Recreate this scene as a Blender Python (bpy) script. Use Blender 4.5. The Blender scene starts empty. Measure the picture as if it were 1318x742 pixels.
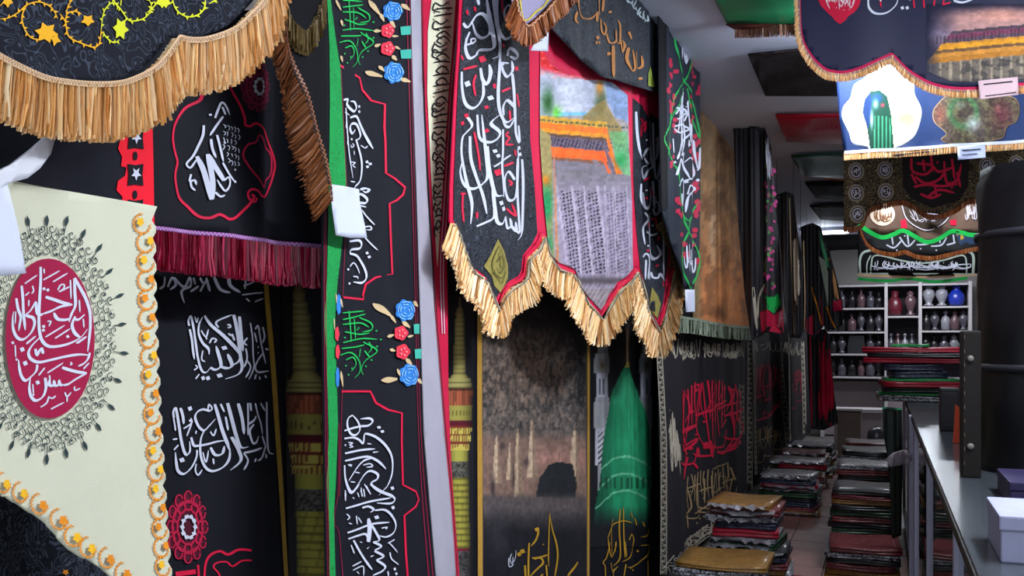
import bpy, bmesh, math, random
import numpy as np
from mathutils import Vector, Matrix
from mathutils.geometry import delaunay_2d_cdt
random.seed(7)
SC = bpy.context.scene
COL = SC.collection
# ------------------------------------------------------------------ camera
F = 1250.0; CX = 659.0; HY = 440.0            # focal length, centre column and horizon row for a 1318 x 742 frame
YAW = math.atan((1135 - CX) / F)
EYE = Vector((0, 0, 1.6))
FWD = Vector((-math.sin(YAW), math.cos(YAW), 0)); RGT = Vector((math.cos(YAW), math.sin(YAW), 0)); UP = Vector((0, 0, 1))
cam = bpy.data.cameras.new('camera'); cam_o = bpy.data.objects.new('camera', cam); COL.objects.link(cam_o)
cam_o.location = EYE; cam_o.rotation_euler = (math.pi / 2, 0, YAW)
cam.sensor_width = 36; cam.lens = 36 * F / 1318; cam.shift_y = (HY - 371) / 1318; cam.clip_start = .05
SC.camera = cam_o
# ------------------------------------------------------------------ world, light, exposure
SC.view_settings.view_transform = 'Standard'; SC.view_settings.look = 'None'
SC.view_settings.gamma = 1; SC.view_settings.use_curve_mapping = False
SC.view_settings.exposure = 0.0
W = bpy.data.worlds.new('world'); SC.world = W; W.use_nodes = True
W.node_tree.nodes['Background'].inputs[0].default_value = (.62, .75, 1, 1)
W.node_tree.nodes['Background'].inputs[1].default_value = 0.5
def area(name, loc, rot, sx, sy, power, col):
    l = bpy.data.lights.new(name, 'AREA'); l.shape = 'RECTANGLE'; l.size = sx; l.size_y = sy; l.energy = power; l.color = col
    o = bpy.data.objects.new(name, l); COL.objects.link(o); o.location = loc; o.rotation_euler = rot
    return o
# daylight of the open shop front behind the camera, and the tube lights along the ceiling
area('shopfront_daylight', (.3, -2.3, 1.7), (math.radians(90), 0, 0), 3.0, 2.6, 70, (.88, .94, 1))
# ------------------------------------------------------------------ helpers
def lin(c):
    if isinstance(c, str):
        c = [int(c[i:i + 2], 16) / 255 for i in (1, 3, 5)]
    return tuple(x / 12.92 if x <= .04045 else ((x + .055) / 1.055) ** 2.4 for x in c)
MATS = {}
def nn(nt, typ, **kw):
    n = nt.nodes.new(typ)
    for k, v in kw.items(): setattr(n, k, v)
    return n
def mat(name, col, rough=.8, var=.18, scale=14, spec=.3, metal=0, bump=.25, bscale=900, kind=None, col2=None, trans=0, emit=0, sheen=0, pscale=9, width=.06, coat=0, through=None):
    if name in MATS: return MATS[name]
    m = bpy.data.materials.new(name); m.use_nodes = True; MATS[name] = m
    nt = m.node_tree; b = nt.nodes['Principled BSDF']; L = nt.links.new
    b.inputs['Roughness'].default_value = rough; b.inputs['Specular IOR Level'].default_value = spec; b.inputs['Metallic'].default_value = metal
    if trans: b.inputs['Transmission Weight'].default_value = trans
    if sheen: b.inputs['Sheen Weight'].default_value = sheen
    if coat: b.inputs['Coat Weight'].default_value = coat; b.inputs['Coat Roughness'].default_value = .15
    tc = nn(nt, 'ShaderNodeTexCoord')
    if kind == 'paint':
        at = nn(nt, 'ShaderNodeVertexColor', layer_name='Col'); src = at.outputs['Color']
    elif kind == 'strand':                      # thread by thread colour
        g = nn(nt, 'ShaderNodeNewGeometry'); r = nn(nt, 'ShaderNodeValToRGB')
        cs = [lin(c) for c in col]
        el = r.color_ramp.elements
        el[0].color = (*cs[0], 1); el[1].color = (*cs[-1], 1)
        for i, c in enumerate(cs[1:-1]):
            e = el.new((i + 1) / (len(cs) - 1)); e.color = (*c, 1)
        L(g.outputs['Random Per Island'], r.inputs[0]); src = r.outputs[0]
    else:
        c1 = lin(col)
        no = nn(nt, 'ShaderNodeTexNoise'); no.inputs['Scale'].default_value = scale; no.inputs['Detail'].default_value = 5
        L(tc.outputs['Object'], no.inputs['Vector'])
        mx = nn(nt, 'ShaderNodeMix', data_type='RGBA')
        mx.inputs[6].default_value = (*[x * (1 - var) for x in c1], 1); mx.inputs[7].default_value = (*[min(1, x * (1 + var)) for x in c1], 1)
        L(no.outputs['Fac'], mx.inputs[0]); src = mx.outputs[2]
        if kind == 'damask':                    # woven tone-on-tone scrolls: contour lines of a warped noise
            n2 = nn(nt, 'ShaderNodeTexNoise'); n2.inputs['Scale'].default_value = pscale; n2.inputs['Detail'].default_value = 1.2; n2.inputs['Distortion'].default_value = 1.3
            L(tc.outputs['Object'], n2.inputs['Vector'])
            mu = nn(nt, 'ShaderNodeMath', operation='MULTIPLY'); mu.inputs[1].default_value = 9; L(n2.outputs['Fac'], mu.inputs[0])
            pp = nn(nt, 'ShaderNodeMath', operation='PINGPONG'); pp.inputs[1].default_value = .5; L(mu.outputs[0], pp.inputs[0])
            rr = nn(nt, 'ShaderNodeMapRange'); rr.inputs[1].default_value = width + .04; rr.inputs[2].default_value = width; L(pp.outputs[0], rr.inputs[0])
            m2 = nn(nt, 'ShaderNodeMix', data_type='RGBA'); m2.inputs[7].default_value = (*lin(col2), 1)
            L(rr.outputs[0], m2.inputs[0]); L(src, m2.inputs[6]); src = m2.outputs[2]
        if kind == 'script':                    # dense small lettering too fine to read
            n2 = nn(nt, 'ShaderNodeTexVoronoi', feature='DISTANCE_TO_EDGE'); n2.inputs['Scale'].default_value = pscale
            n3 = nn(nt, 'ShaderNodeTexNoise'); n3.inputs['Scale'].default_value = pscale * .9; L(tc.outputs['Object'], n3.inputs['Vector'])
            ad = nn(nt, 'ShaderNodeMix', data_type='RGBA'); ad.inputs[0].default_value = .12
            L(tc.outputs['Object'], ad.inputs[6]); L(n3.outputs['Color'], ad.inputs[7]); L(ad.outputs[2], n2.inputs['Vector'])
            rr = nn(nt, 'ShaderNodeMapRange'); rr.inputs[1].default_value = width + .05; rr.inputs[2].default_value = width; L(n2.outputs['Distance'], rr.inputs[0])
            m2 = nn(nt, 'ShaderNodeMix', data_type='RGBA'); m2.inputs[7].default_value = (*lin(col2), 1)
            L(rr.outputs[0], m2.inputs[0]); L(src, m2.inputs[6]); src = m2.outputs[2]
    L(src, b.inputs['Base Color'])
    if through:                                 # thin cloth that lets lamp light through
        tr = nn(nt, 'ShaderNodeBsdfTranslucent'); tr.inputs[0].default_value = (*lin(through), 1)
        ms = nn(nt, 'ShaderNodeMixShader'); ms.inputs[0].default_value = .13
        L(b.outputs[0], ms.inputs[1]); L(tr.outputs[0], ms.inputs[2]); L(ms.outputs[0], nt.nodes['Material Output'].inputs[0])
    if emit:
        L(src, b.inputs['Emission Color']); b.inputs['Emission Strength'].default_value = emit
    if bump:
        nb = nn(nt, 'ShaderNodeTexNoise'); nb.inputs['Scale'].default_value = bscale; nb.inputs['Detail'].default_value = 2
        L(tc.outputs['Object'], nb.inputs['Vector'])
        bp = nn(nt, 'ShaderNodeBump'); bp.inputs['Strength'].default_value = bump; bp.inputs['Distance'].default_value = .002
        L(nb.outputs['Fac'], bp.inputs['Height']); L(bp.outputs[0], b.inputs['Normal'])
    return m
def glass(name, col, rough=.03):
    if name in MATS: return MATS[name]
    m = bpy.data.materials.new(name); m.use_nodes = True; MATS[name] = m
    b = m.node_tree.nodes['Principled BSDF']
    b.inputs['Base Color'].default_value = (*lin(col), 1); b.inputs['Transmission Weight'].default_value = 1; b.inputs['Roughness'].default_value = rough
    b.inputs['IOR'].default_value = 1.3
    return m
def tag(o, label=None, cat=None, group=None, kind=None):
    if label: o['label'] = label
    if cat: o['category'] = cat
    if group: o['group'] = group
    if kind: o['kind'] = kind
    return o
def empty(name, loc, label, cat, group=None):
    o = bpy.data.objects.new(name, None); COL.objects.link(o); o.location = loc; o.empty_display_size = .1
    return tag(o, label, cat, group)
def mesh_obj(name, verts, faces, m, parent=None, smooth=False, kind=None):
    base = Vector(parent['_w']) if parent is not None and '_w' in parent else (parent_world(parent) if parent is not None else Vector((0, 0, 0)))
    me = bpy.data.meshes.new(name)
    me.from_pydata([(v[0] - base[0], v[1] - base[1], v[2] - base[2]) for v in verts], [], faces)
    if m is not None: me.materials.append(m)
    if smooth: me.shade_smooth()
    me.update()
    o = bpy.data.objects.new(name, me); COL.objects.link(o)
    if parent is not None: o.parent = parent
    if kind: o['kind'] = kind
    return o
def parent_world(p):
    v = Vector((0, 0, 0))
    while p is not None:
        v += p.location; p = p.parent
    return v
def bm_obj(name, bm, m, parent=None, smooth=False):
    me = bpy.data.meshes.new(name); base = parent_world(parent) if parent is not None else Vector((0, 0, 0))
    bmesh.ops.translate(bm, verts=bm.verts, vec=-base); bmesh.ops.recalc_face_normals(bm, faces=bm.faces)
    bm.to_mesh(me); bm.free()
    if m is not None: me.materials.append(m)
    if smooth: me.shade_smooth()
    o = bpy.data.objects.new(name, me); COL.objects.link(o)
    if parent is not None: o.parent = parent
    return o
def box_bm(lo, hi, bev=0, seg=2, bm=None):
    bm2 = bmesh.new(); bmesh.ops.create_cube(bm2, size=1)
    for v in bm2.verts: v.co = Vector([lo[i] + (v.co[i] + .5) * (hi[i] - lo[i]) for i in range(3)])
    if bev: bmesh.ops.bevel(bm2, geom=bm2.edges[:], offset=bev, segments=seg, affect='EDGES', profile=.6)
    if bm is None: return bm2
    me = bpy.data.meshes.new('tmp'); bm2.to_mesh(me); bm.from_mesh(me); bpy.data.meshes.remove(me); bm2.free()
    return bm
def box(name, lo, hi, m, parent=None, bev=0):
    return bm_obj(name, box_bm(lo, hi, bev), m, parent)
def lathe_bm(prof, loc, n=20, squash=1):
    bm = bmesh.new(); rings = []
    for r, z in prof:
        rings.append([bm.verts.new((loc[0] + r * math.cos(2 * math.pi * i / n), loc[1] + r * squash * math.sin(2 * math.pi * i / n), loc[2] + z)) for i in range(n)])
    for a, b in zip(rings, rings[1:]):
        for i in range(n): bm.faces.new((a[i], a[(i + 1) % n], b[(i + 1) % n], b[i]))
    bm.faces.new(rings[0][::-1]); bm.faces.new(rings[-1])
    return bm
# ------------------------------------------------------------------ curves in the plane of a print
def cr(pts, step=3.0, closed=False):
    """smooth curve through points (x, y[, w])"""
    p = [(q[0], q[1], q[2] if len(q) > 2 else 1.0) for q in pts]
    n = len(p)
    if n == 2 and not closed:
        a, b = np.array(p[0]), np.array(p[1]); k = max(2, int(math.dist(p[0][:2], p[1][:2]) / step) + 1)
        return [tuple(a + (b - a) * t) for t in np.linspace(0, 1, k)]
    out = []
    m = n if closed else n - 1
    for i in range(m):
        if closed: q = [p[(i - 1) % n], p[i], p[(i + 1) % n], p[(i + 2) % n]]
        else: q = [p[max(i - 1, 0)], p[i], p[i + 1], p[min(i + 2, n - 1)]]
        q = [np.array(v) for v in q]
        k = max(2, int(math.dist(q[1][:2], q[2][:2]) / step) + 1)
        for t in np.linspace(0, 1, k, endpoint=False):
            out.append(tuple(.5 * ((2 * q[1]) + (-q[0] + q[2]) * t + (2 * q[0] - 5 * q[1] + 4 * q[2] - q[3]) * t * t + (-q[0] + 3 * q[1] - 3 * q[2] + q[3]) * t ** 3)))
    if not closed: out.append(p[-1])
    return out
def pen(pts, w, nib=None, lo=.4, taper=(.7, .25), step=3.0, closed=False, curve=True):
    """ribbon outline of a stroke: list of (left, right) pairs"""
    c = cr(pts, step, closed) if curve else [(q[0], q[1], q[2] if len(q) > 2 else 1.0) for q in pts]
    n = len(c); out = []
    for i, (x, y, k) in enumerate(c):
        a = c[i - 1] if (i or closed) else c[0]; b = c[(i + 1) % n] if (i < n - 1 or closed) else c[-1]
        dx, dy = b[0] - a[0], b[1] - a[1]; l = math.hypot(dx, dy) or 1; dx /= l; dy /= l
        ww = w * k
        if nib is not None: ww *= lo + (1 - lo) * abs(dx * math.sin(nib) - dy * math.cos(nib))
        if not closed and taper:
            t = i / (n - 1); e = .18
            if t < e: ww *= taper[0] + (1 - taper[0]) * t / e
            if t > 1 - e: ww *= taper[1] + (1 - taper[1]) * (1 - t) / e
        out.append(((x - dy * ww / 2, y + dx * ww / 2), (x + dy * ww / 2, y - dx * ww / 2)))
    return out
NIB = math.radians(-45)
def crop(x0, y0, x1, y1, wpx):
    s = wpx / (x1 - x0)
    def f(pts): return [(x0 + q[0] / s, y0 + q[1] / s, *q[2:]) for q in pts]
    f.s = s
    return f
def vn(x, y, seed=0):
    """smooth value noise 0..1"""
    xi = np.floor(x).astype(int); yi = np.floor(y).astype(int); fx = x - xi; fy = y - yi
    fx = fx * fx * (3 - 2 * fx); fy = fy * fy * (3 - 2 * fy)
    def h(a, b):
        v = np.sin(a * 127.1 + b * 311.7 + seed * 74.7) * 43758.5453
        return v - np.floor(v)
    return (h(xi, yi) * (1 - fx) + h(xi + 1, yi) * fx) * (1 - fy) + (h(xi, yi + 1) * (1 - fx) + h(xi + 1, yi + 1) * fx) * fy
def fbm(x, y, seed=0, o=4):
    s = 0; a = .5; t = 0
    for i in range(o): s = s + a * vn(x * 2 ** i, y * 2 ** i, seed + i); t += a; a *= .5
    return s / t
def hx(c): return np.array([int(c[i:i + 2], 16) / 255 for i in (1, 3, 5)])
class Canvas:
    """layers of flat print colour evaluated at photo coordinates of the print"""
    def __init__(s, X, Y, c): s.X = X; s.Y = Y; s.C = np.tile(hx(c), (len(X), 1))
    def put(s, mask, c, a=1.0):
        m = (np.clip(mask, 0, 1) * a)[:, None]; cc = hx(c) if isinstance(c, str) else c
        s.C = s.C * (1 - m) + cc * m
    def inpoly(s, poly):
        r = np.zeros(len(s.X), bool); n = len(poly)
        for i in range(n):
            x1, y1 = poly[i][:2]; x2, y2 = poly[i - 1][:2]
            if y1 == y2: continue
            c = ((y1 > s.Y) != (y2 > s.Y)) & (s.X < (x2 - x1) * (s.Y - y1) / (y2 - y1) + x1)
            r ^= c
        return r.astype(float)
    def P(s, poly, c, a=1.0): s.put(s.inpoly(poly), c, a)
    def G(s, cx, cy, rx, ry, c, a=1.0):
        d = ((s.X - cx) / rx) ** 2 + ((s.Y - cy) / ry) ** 2; s.put(np.exp(-d * 1.5), c, a)
    def N(s, k, sx, sy, seed=0, o=4):
        n = fbm(s.X / sx, s.Y / sy, seed, o); s.C = np.clip(s.C * (1 + k * (n - .5) * 2)[:, None], 0, 1); return n
# ------------------------------------------------------------------ Arabic shaping for the plain small lettering
_F = {}
def _tab():
    two = {'ا': 0xFE8D, 'أ': 0xFE83, 'آ': 0xFE81, 'إ': 0xFE87, 'ؤ': 0xFE85, 'ة': 0xFE93, 'د': 0xFEA9, 'ذ': 0xFEAB, 'ر': 0xFEAD, 'ز': 0xFEAF, 'و': 0xFEED, 'ى': 0xFEEF}
    four = {'ب': 0xFE8F, 'ت': 0xFE95, 'ث': 0xFE99, 'ج': 0xFE9D, 'ح': 0xFEA1, 'خ': 0xFEA5, 'س': 0xFEB1, 'ش': 0xFEB5, 'ص': 0xFEB9, 'ض': 0xFEBD, 'ط': 0xFEC1, 'ظ': 0xFEC5, 'ع': 0xFEC9, 'غ': 0xFECD, 'ف': 0xFED1, 'ق': 0xFED5, 'ك': 0xFED9, 'ل': 0xFEDD, 'م': 0xFEE1, 'ن': 0xFEE5, 'ه': 0xFEE9, 'ي': 0xFEF1, 'ی': 0xFBFC}
    for k, v in two.items(): _F[k] = (v, v + 1, None, None)
    for k, v in four.items(): _F[k] = (v, v + 1, v + 2, v + 3)
_tab()
def shape(s):
    s = s.replace('لا', '\u0001'); out = []
    for i, ch in enumerate(s):
        if ch not in _F and ch != '\u0001': out.append(ch); continue
        pv = s[i - 1] if i else ' '; nx = s[i + 1] if i + 1 < len(s) else ' '
        jp = pv in _F and _F[pv][2] is not None; jn = (nx in _F or nx == '\u0001')
        if ch == '\u0001': out.append(chr(0xFEFC if jp else 0xFEFB)); continue
        f = _F[ch]
        if f[2] is None: out.append(chr(f[1] if jp else f[0]))
        else: out.append(chr(f[3] if jp and jn else f[1] if jp else f[2] if jn else f[0]))
    return ''.join(out[::-1])
_TC = {}
def text_mesh(s, raw=False):
    k = (s, raw)
    if k in _TC: return _TC[k]
    c = bpy.data.curves.new('tmp', 'FONT'); c.body = s if raw else shape(s); c.resolution_u = 2
    o = bpy.data.objects.new('tmp', c); COL.objects.link(o)
    me = bpy.data.meshes.new_from_object(o.evaluated_get(bpy.context.evaluated_depsgraph_get()))
    v = np.array([x.co[:2] for x in me.vertices]); f = [tuple(p.vertices) for p in me.polygons]
    lo = v.min(0); hi = v.max(0); v = (v - lo) / (hi - lo); v[:, 1] = 1 - v[:, 1]
    bpy.data.objects.remove(o); bpy.data.curves.remove(c); bpy.data.meshes.remove(me)
    _TC[k] = (v, f); return _TC[k]
# ------------------------------------------------------------------ a hanging sheet of cloth
class Sheet:
    """a plane in the room (vertical through ground points A, B, or the horizontal plane z) that carries cloth and print"""
    def __init__(s, name, label, cat, A=None, B=None, z=None, base=None, group=None, amp=.006, lam=.22, ph=0.0, tilt=0.0):
        if z is None:
            A = Vector((*A, 0)); B = Vector((*B, 0)); s.A = A; s.d = (B - A).normalized(); n = Vector((s.d.y, -s.d.x, 0))
            if n.dot(EYE - A) < 0: n = -n
            if tilt: n = (n + UP * tilt).normalized()
        else:
            s.A = Vector((0, 0, z)); s.d = Vector((0, 1, 0)); n = Vector((0, 0, -1 if z > 1.6 else 1))
        s.n = n.normalized(); s.amp = amp; s.lam = lam; s.ph = ph
        s.root = empty(name, s.raw(*base), label, cat, group)
    def raw(s, px, py):
        r = FWD + RGT * ((px - CX) / F) + UP * ((HY - py) / F)
        t = (s.A - EYE).dot(s.n) / r.dot(s.n)
        return EYE + r * t
    def P(s, px, py, off=0.0):
        p = s.raw(px, py)
        return p + s.n * (off + s.wave((p - s.A).dot(s.d), p.z))
    def wave(s, t, z):
        a = 2 * math.pi * t / s.lam + s.ph
        return s.amp * (math.sin(a + .5 * math.sin(z * 1.7)) + .45 * math.sin(a * 2.3 + 1.3 + z * 1.1))
    # --- filled outline, gridded so that it follows the folds
    def tri(s, poly, grid, fine=False):
        poly = [tuple(q[:2]) for q in poly]
        v = [Vector(q) for q in poly]; n = len(v)
        pts = list(v)
        if grid:
            xs = [q[0] for q in poly]; ys = [q[1] for q in poly]
            my = (min(ys) + max(ys)) / 2; mpp = max(((s.raw(x + .5, my) - s.raw(x - .5, my)).length) for x in (min(xs), max(xs)))
            sx = max(1.2, min(grid, .085 * s.lam / mpp)) if s.amp > .0021 else grid
            if fine: sx = min(sx, grid)
            sy = grid * (1 if fine else 1.4)
            gx = np.arange(min(xs) + sx * .5, max(xs), sx); gy = np.arange(min(ys) + sy * .5, max(ys), sy)
            X, Y = np.meshgrid(gx, gy); X = X.ravel(); Y = Y.ravel()
            if len(X):
                c = Canvas(X, Y, '#000000'); ins = c.inpoly(poly) > .5
                pts += [Vector((a, b)) for a, b in zip(X[ins], Y[ins])]
        r = delaunay_2d_cdt(pts, [], [list(range(n))], 1, 1e-4)
        return r[0], r[2]
    def cloth(s, name, poly, m, off=0.0, grid=12, thick=.004, parent=None, smooth=True):
        v, f = s.tri(poly, grid)
        f = [list(reversed(q)) for q in f]
        o = mesh_obj(name, [s.P(a[0], a[1], off) for a in v], f, m, parent or s.root, smooth)
        fix_normals(o, s.n)
        if thick:
            md = o.modifiers.new('solid', 'SOLIDIFY'); md.thickness = thick; md.offset = -1
        return o
    def polys(s, name, polys, m, layer=1, grid=7, parent=None, off=0.0):
        V = []; Fc = []
        for p in polys:
            v, f = s.tri(p, grid); k = len(V)
            V += [s.P(a[0], a[1], off + layer * .002) for a in v]; Fc += [[k + i for i in q] for q in f]
        o = mesh_obj(name, V, Fc, m, parent or s.root); fix_normals(o, s.n); return o
    def strokes(s, name, ribs, m, layer=2, parent=None, off=0.0):
        V = []; Fc = []
        for rb in ribs:
            if rb and len(rb[0]) == 2 and not isinstance(rb[0][0], (tuple, list)):     # a plain polygon (dot)
                k = len(V); V += [s.P(q[0], q[1], off + layer * .002) for q in rb]; Fc.append(list(range(k, k + len(rb)))); continue
            k = len(V)
            for a, b in rb: V += [s.P(a[0], a[1], off + layer * .002), s.P(b[0], b[1], off + layer * .002)]
            for i in range(len(rb) - 1): Fc.append([k + 2 * i, k + 2 * i + 1, k + 2 * i + 3, k + 2 * i + 2])
        o = mesh_obj(name, V, Fc, m, parent or s.root); fix_normals(o, s.n); return o
    def paint(s, name, poly, fn, m, layer=1, grid=2.0, parent=None, off=0.0, thick=0):
        v, f = s.tri(poly, grid, True)
        o = mesh_obj(name, [s.P(a[0], a[1], off + layer * .002) for a in v], f, m, parent or s.root, True); fix_normals(o, s.n)
        X = np.array([a[0] for a in v]); Y = np.array([a[1] for a in v])
        C = np.clip(fn(X, Y), 0, 1); C = np.where(C <= .04045, C / 12.92, ((C + .055) / 1.055) ** 2.4)
        at = o.data.color_attributes.new('Col', 'FLOAT_COLOR', 'POINT')
        at.data.foreach_set('color', np.concatenate([C, np.ones((len(C), 1))], 1).astype(np.float32).ravel())
        if thick:
            md = o.modifiers.new('solid', 'SOLIDIFY'); md.thickness = thick; md.offset = -1
        return o
    def text(s, name, strs, quads, m, layer=2, parent=None, off=0.0, raw=False):
        """plain lettering set into four-cornered fields (tl, tr, br, bl)"""
        V = []; Fc = []
        for t, (tl, tr, br, bl) in zip(strs, quads):
            v, f = text_mesh(t, raw); k = len(V)
            tl, tr, br, bl = [np.array(q, float) for q in (tl, tr, br, bl)]
            for a, b in v:
                q = (tl * (1 - a) + tr * a) * (1 - b) + (bl * (1 - a) + br * a) * b
                V.append(s.P(q[0], q[1], off + layer * .002))
            Fc += [[k + i for i in q] for q in f]
        o = mesh_obj(name, V, Fc, m, parent or s.root); fix_normals(o, s.n); return o
    def fringe(s, line, length, m, step=1.3, w=1.7, off=.004, name='fringe', jit=.08, lean=0.0, fluff=.006, parent=None, rows=2, seed=1, curve=True, nrm=0.0):
        rnd = random.Random(seed); w = w * .62; step = step * .62
        c = cr(line, step)
        V = []; Fc = []; n = len(c)
        for row in range(rows):
            for i, q in enumerate(c):
                L = (length(i / n) if callable(length) else length) * (1 + rnd.uniform(-jit, jit))
                x = q[0] + rnd.uniform(-.6, .6) * step; y = q[1]
                dx = rnd.gauss(0, .05) * L + lean * L; ww = w * rnd.uniform(.7, 1.25); o = off + rnd.uniform(0, fluff) + row * .003
                tw = rnd.uniform(-.004, .004); k = len(V); mid = rnd.uniform(-.03, .03) * L
                a = c[max(i - 2, 0)]; b = c[min(i + 2, n - 1)]; ex, ey = b[0] - a[0], b[1] - a[1]; l = math.hypot(ex, ey) or 1
                hxx, hyy = -ey / l * nrm, (1 - nrm) + ex / l * nrm; l = math.hypot(hxx, hyy); hxx /= l; hyy /= l
                for t, wd in ((0, 1), (.5, 1), (1, .55)):
                    xx = x + dx * t * t + mid * (1 - abs(2 * t - 1)) + hxx * L * t; yy = y + L * t * hyy
                    V += [s.P(xx - ww * wd / 2, yy, o + tw), s.P(xx + ww * wd / 2, yy, o - tw)]
                for j in (0, 2): Fc.append([k + j, k + j + 1, k + j + 3, k + j + 2])
        o = mesh_obj(name, V, Fc, m, parent or s.root, False, 'stuff'); return o
    def tape(s, line, w, m, zig=None, off=.006, name='braid', zw=1.1, step=4, za=.35, zstep=3.2, curve=True, parent=None):
        """woven heading of a fringe with its zigzag stitch"""
        c = cr(line, step) if curve else line
        o = s.strokes(name, [pen(c, w, taper=None, curve=False)], m, 1, parent, off)
        if zig is not None:
            z = []; c2 = cr(line, zstep) if curve else line
            for i, q in enumerate(c2):
                a = c2[max(i - 1, 0)]; b = c2[min(i + 1, len(c2) - 1)]; dx, dy = b[0] - a[0], b[1] - a[1]; l = math.hypot(dx, dy) or 1
                k = w * za * (1 if i % 2 else -1); z.append((q[0] - dy / l * k, q[1] + dx / l * k))
            s.strokes('stitching', [pen(z, zw, taper=None, curve=False)], zig, 2, o, off)
        return o
def fix_normals(o, n):
    me = o.data; s = 0.0
    for p in me.polygons: s += p.normal.dot(n) * p.area
    if s < 0: me.flip_normals()
def dia(x, y, r, k=1.0, rot=.4):
    return [(x + r * math.cos(rot + a) * k, y + r * math.sin(rot + a)) for a in (0, math.pi / 2, math.pi, 3 * math.pi / 2)]
def oval(cx, cy, rx, ry, n=28, a0=0):
    return [(cx + rx * math.cos(a0 + 2 * math.pi * i / n), cy + ry * math.sin(a0 + 2 * math.pi * i / n)) for i in range(n)]
def calli(z, lines, w, dots=(), dr=None, nib=NIB, lo=.4, taper=(.8, .3), step=2.0):
    """brush strokes traced in crop coordinates z, pen width w in photo pixels"""
    R = [pen(z(l), w, nib, lo, taper, step) for l in lines]
    R += [dia(*z([(d[0], d[1])])[0], (dr or w * .62) * (d[2] if len(d) > 2 else 1)) for d in dots]
    return R
M_PAINT = mat('printed_cloth', None, kind='paint', rough=.75, spec=.25)
M_BLACK = mat('black_cloth', '#16171f', rough=.75, spec=.15, var=.12)
M_DEEP = mat('deep_black_cloth', '#0b0b10', rough=.8, spec=.15, var=.2)
M_DAMASK = mat('black_damask_cloth', '#171920', kind='damask', col2='#454c5a', pscale=24, width=.1, rough=.7, spec=.15)
M_WHITE = mat('white_print', '#ced2e4', rough=.7, var=.04)
M_RED = mat('red_print', '#d3123f', rough=.7, var=.1)
M_CRIM = mat('crimson_print', '#b3143f', rough=.7, var=.1)
M_MAROON = mat('maroon_print', '#7a1033', rough=.7, var=.12)
M_GOLD = mat('gold_print', '#c9a02c', rough=.6, var=.25, scale=60)
M_GREEN = mat('green_print', '#12a046', rough=.7, var=.15)
M_PAPER = mat('white_paper', '#cfd5ea', rough=.6, var=.03)
M_INK = mat('black_ink', '#15171c', rough=.8, var=.05)
M_TAN = mat('tan_fringe_thread', ['#cf9650', '#f5c586', '#ffe0ac', '#e6ac66', '#fff0cc', '#dda25c'], kind='strand', rough=.45, spec=.5, bump=0)
M_TAPE = mat('pale_braid', '#d9b48c', rough=.6, var=.1)
M_BROWNF = mat('brown_fringe_thread', ['#5f2c12', '#8d4a22', '#b06a38', '#7a3a18', '#c48552'], kind='strand', rough=.45, spec=.5, bump=0)
M_OLIVE = mat('dark_stitch', '#3a2620', rough=.8)
# ------------------------------------------------------------------ the room
XL, XR, YB, YF, ZC = -1.6, 2.0, 17.6, -2.6, 3.2
M_WALL = mat('painted_wall', '#8f8a88', rough=.85, var=.08, scale=4)
M_CEIL = mat('ceiling_paint', '#c9cde0', rough=.6, var=.06, scale=2, bump=.1, bscale=60)
M_TILE = mat('terracotta_tile', '#8a625c', rough=.45, var=.22, scale=6, bump=.15, bscale=120, spec=.4)
M_GROUT = mat('grout', '#6e6a68', rough=.9)
tag(box('wall_left', (XL - .15, YF, 0), (XL, YB, ZC), M_WALL), kind='structure')
tag(box('wall_right', (XR, YF, 0), (XR + .15, YB, ZC), M_WALL), kind='structure')
tag(box('wall_back', (XL - .15, YB, 0), (XR + .15, YB + .15, ZC), M_WALL), kind='structure')
tag(box('ceiling', (XL - .15, YF, ZC), (XR + .15, YB + .15, ZC + .12), M_CEIL), kind='structure')
floor = tag(box('floor', (XL - .15, YF, -.1), (XR + .15, YB + .15, -.008), M_GROUT), kind='structure')
tile_me = None
T = .3
for j in range(22):
    for i in range(4):
        lo = (-.98 + i * T, 6.0 + j * T, -.012)
        if tile_me is None:
            o = bm_obj('tile', box_bm((0, 0, -.012), (T - .008, T - .008, 0), .002, 1), M_TILE); tile_me = o.data
        else:
            o = bpy.data.objects.new('tile', tile_me); COL.objects.link(o)
        o.parent = floor; o.location = (lo[0], lo[1], random.uniform(-.001, .001))
# tube lights on the ceiling
M_TUBE = mat('lit_tube', '#eef3ff', emit=14, var=0, bump=0)
M_FIX = mat('lamp_housing', '#c9ccd2', rough=.4, var=.03)
def tube_lamp(x, y, ln, label, power, along='x', z=ZC, glow=.35):
    r = empty('ceiling_tube_lamp', (x, y, z), label, 'lamp', 'tube lamps on the ceiling')
    hx_, hy_ = (ln / 2, .05) if along == 'x' else (.05, ln / 2)
    box('housing', (x - hx_, y - hy_, z - .05), (x + hx_, y + hy_, z), M_FIX, r, .006)
    bm = bmesh.new(); bmesh.ops.create_cone(bm, cap_ends=True, segments=12, radius1=.018, radius2=.018, depth=ln * .96)
    bmesh.ops.rotate(bm, verts=bm.verts, matrix=Matrix.Rotation(math.pi / 2, 3, 'Y' if along == 'x' else 'X')); bmesh.ops.translate(bm, verts=bm.verts, vec=(x, y, z - .075))
    bm_obj('tube', bm, M_TUBE, r, True)
    for k in (-1, 1):
        c = (x + k * hx_ * .97, y) if along == 'x' else (x, y + k * hy_ * .97)
        box('end_cap', (c[0] - .022, c[1] - .022, z - .1), (c[0] + .022, c[1] + .022, z - .048), M_FIX, r, .004)
    a = area('tube_light', (x, y, z - .1), (0, 0, 0), ln if along == 'x' else .12, .12 if along == 'x' else ln, power, (.93, .96, 1))
    a.parent = r; a.location = (0, 0, -.1)
    l = bpy.data.lights.new('tube_glow', 'POINT'); l.energy = power * glow; l.shadow_soft_size = .08; l.color = (.78, .88, 1)
    g = bpy.data.objects.new('tube_glow', l); COL.objects.link(g); g.parent = r; g.location = (0, 0, -.14)
    return r
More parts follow.
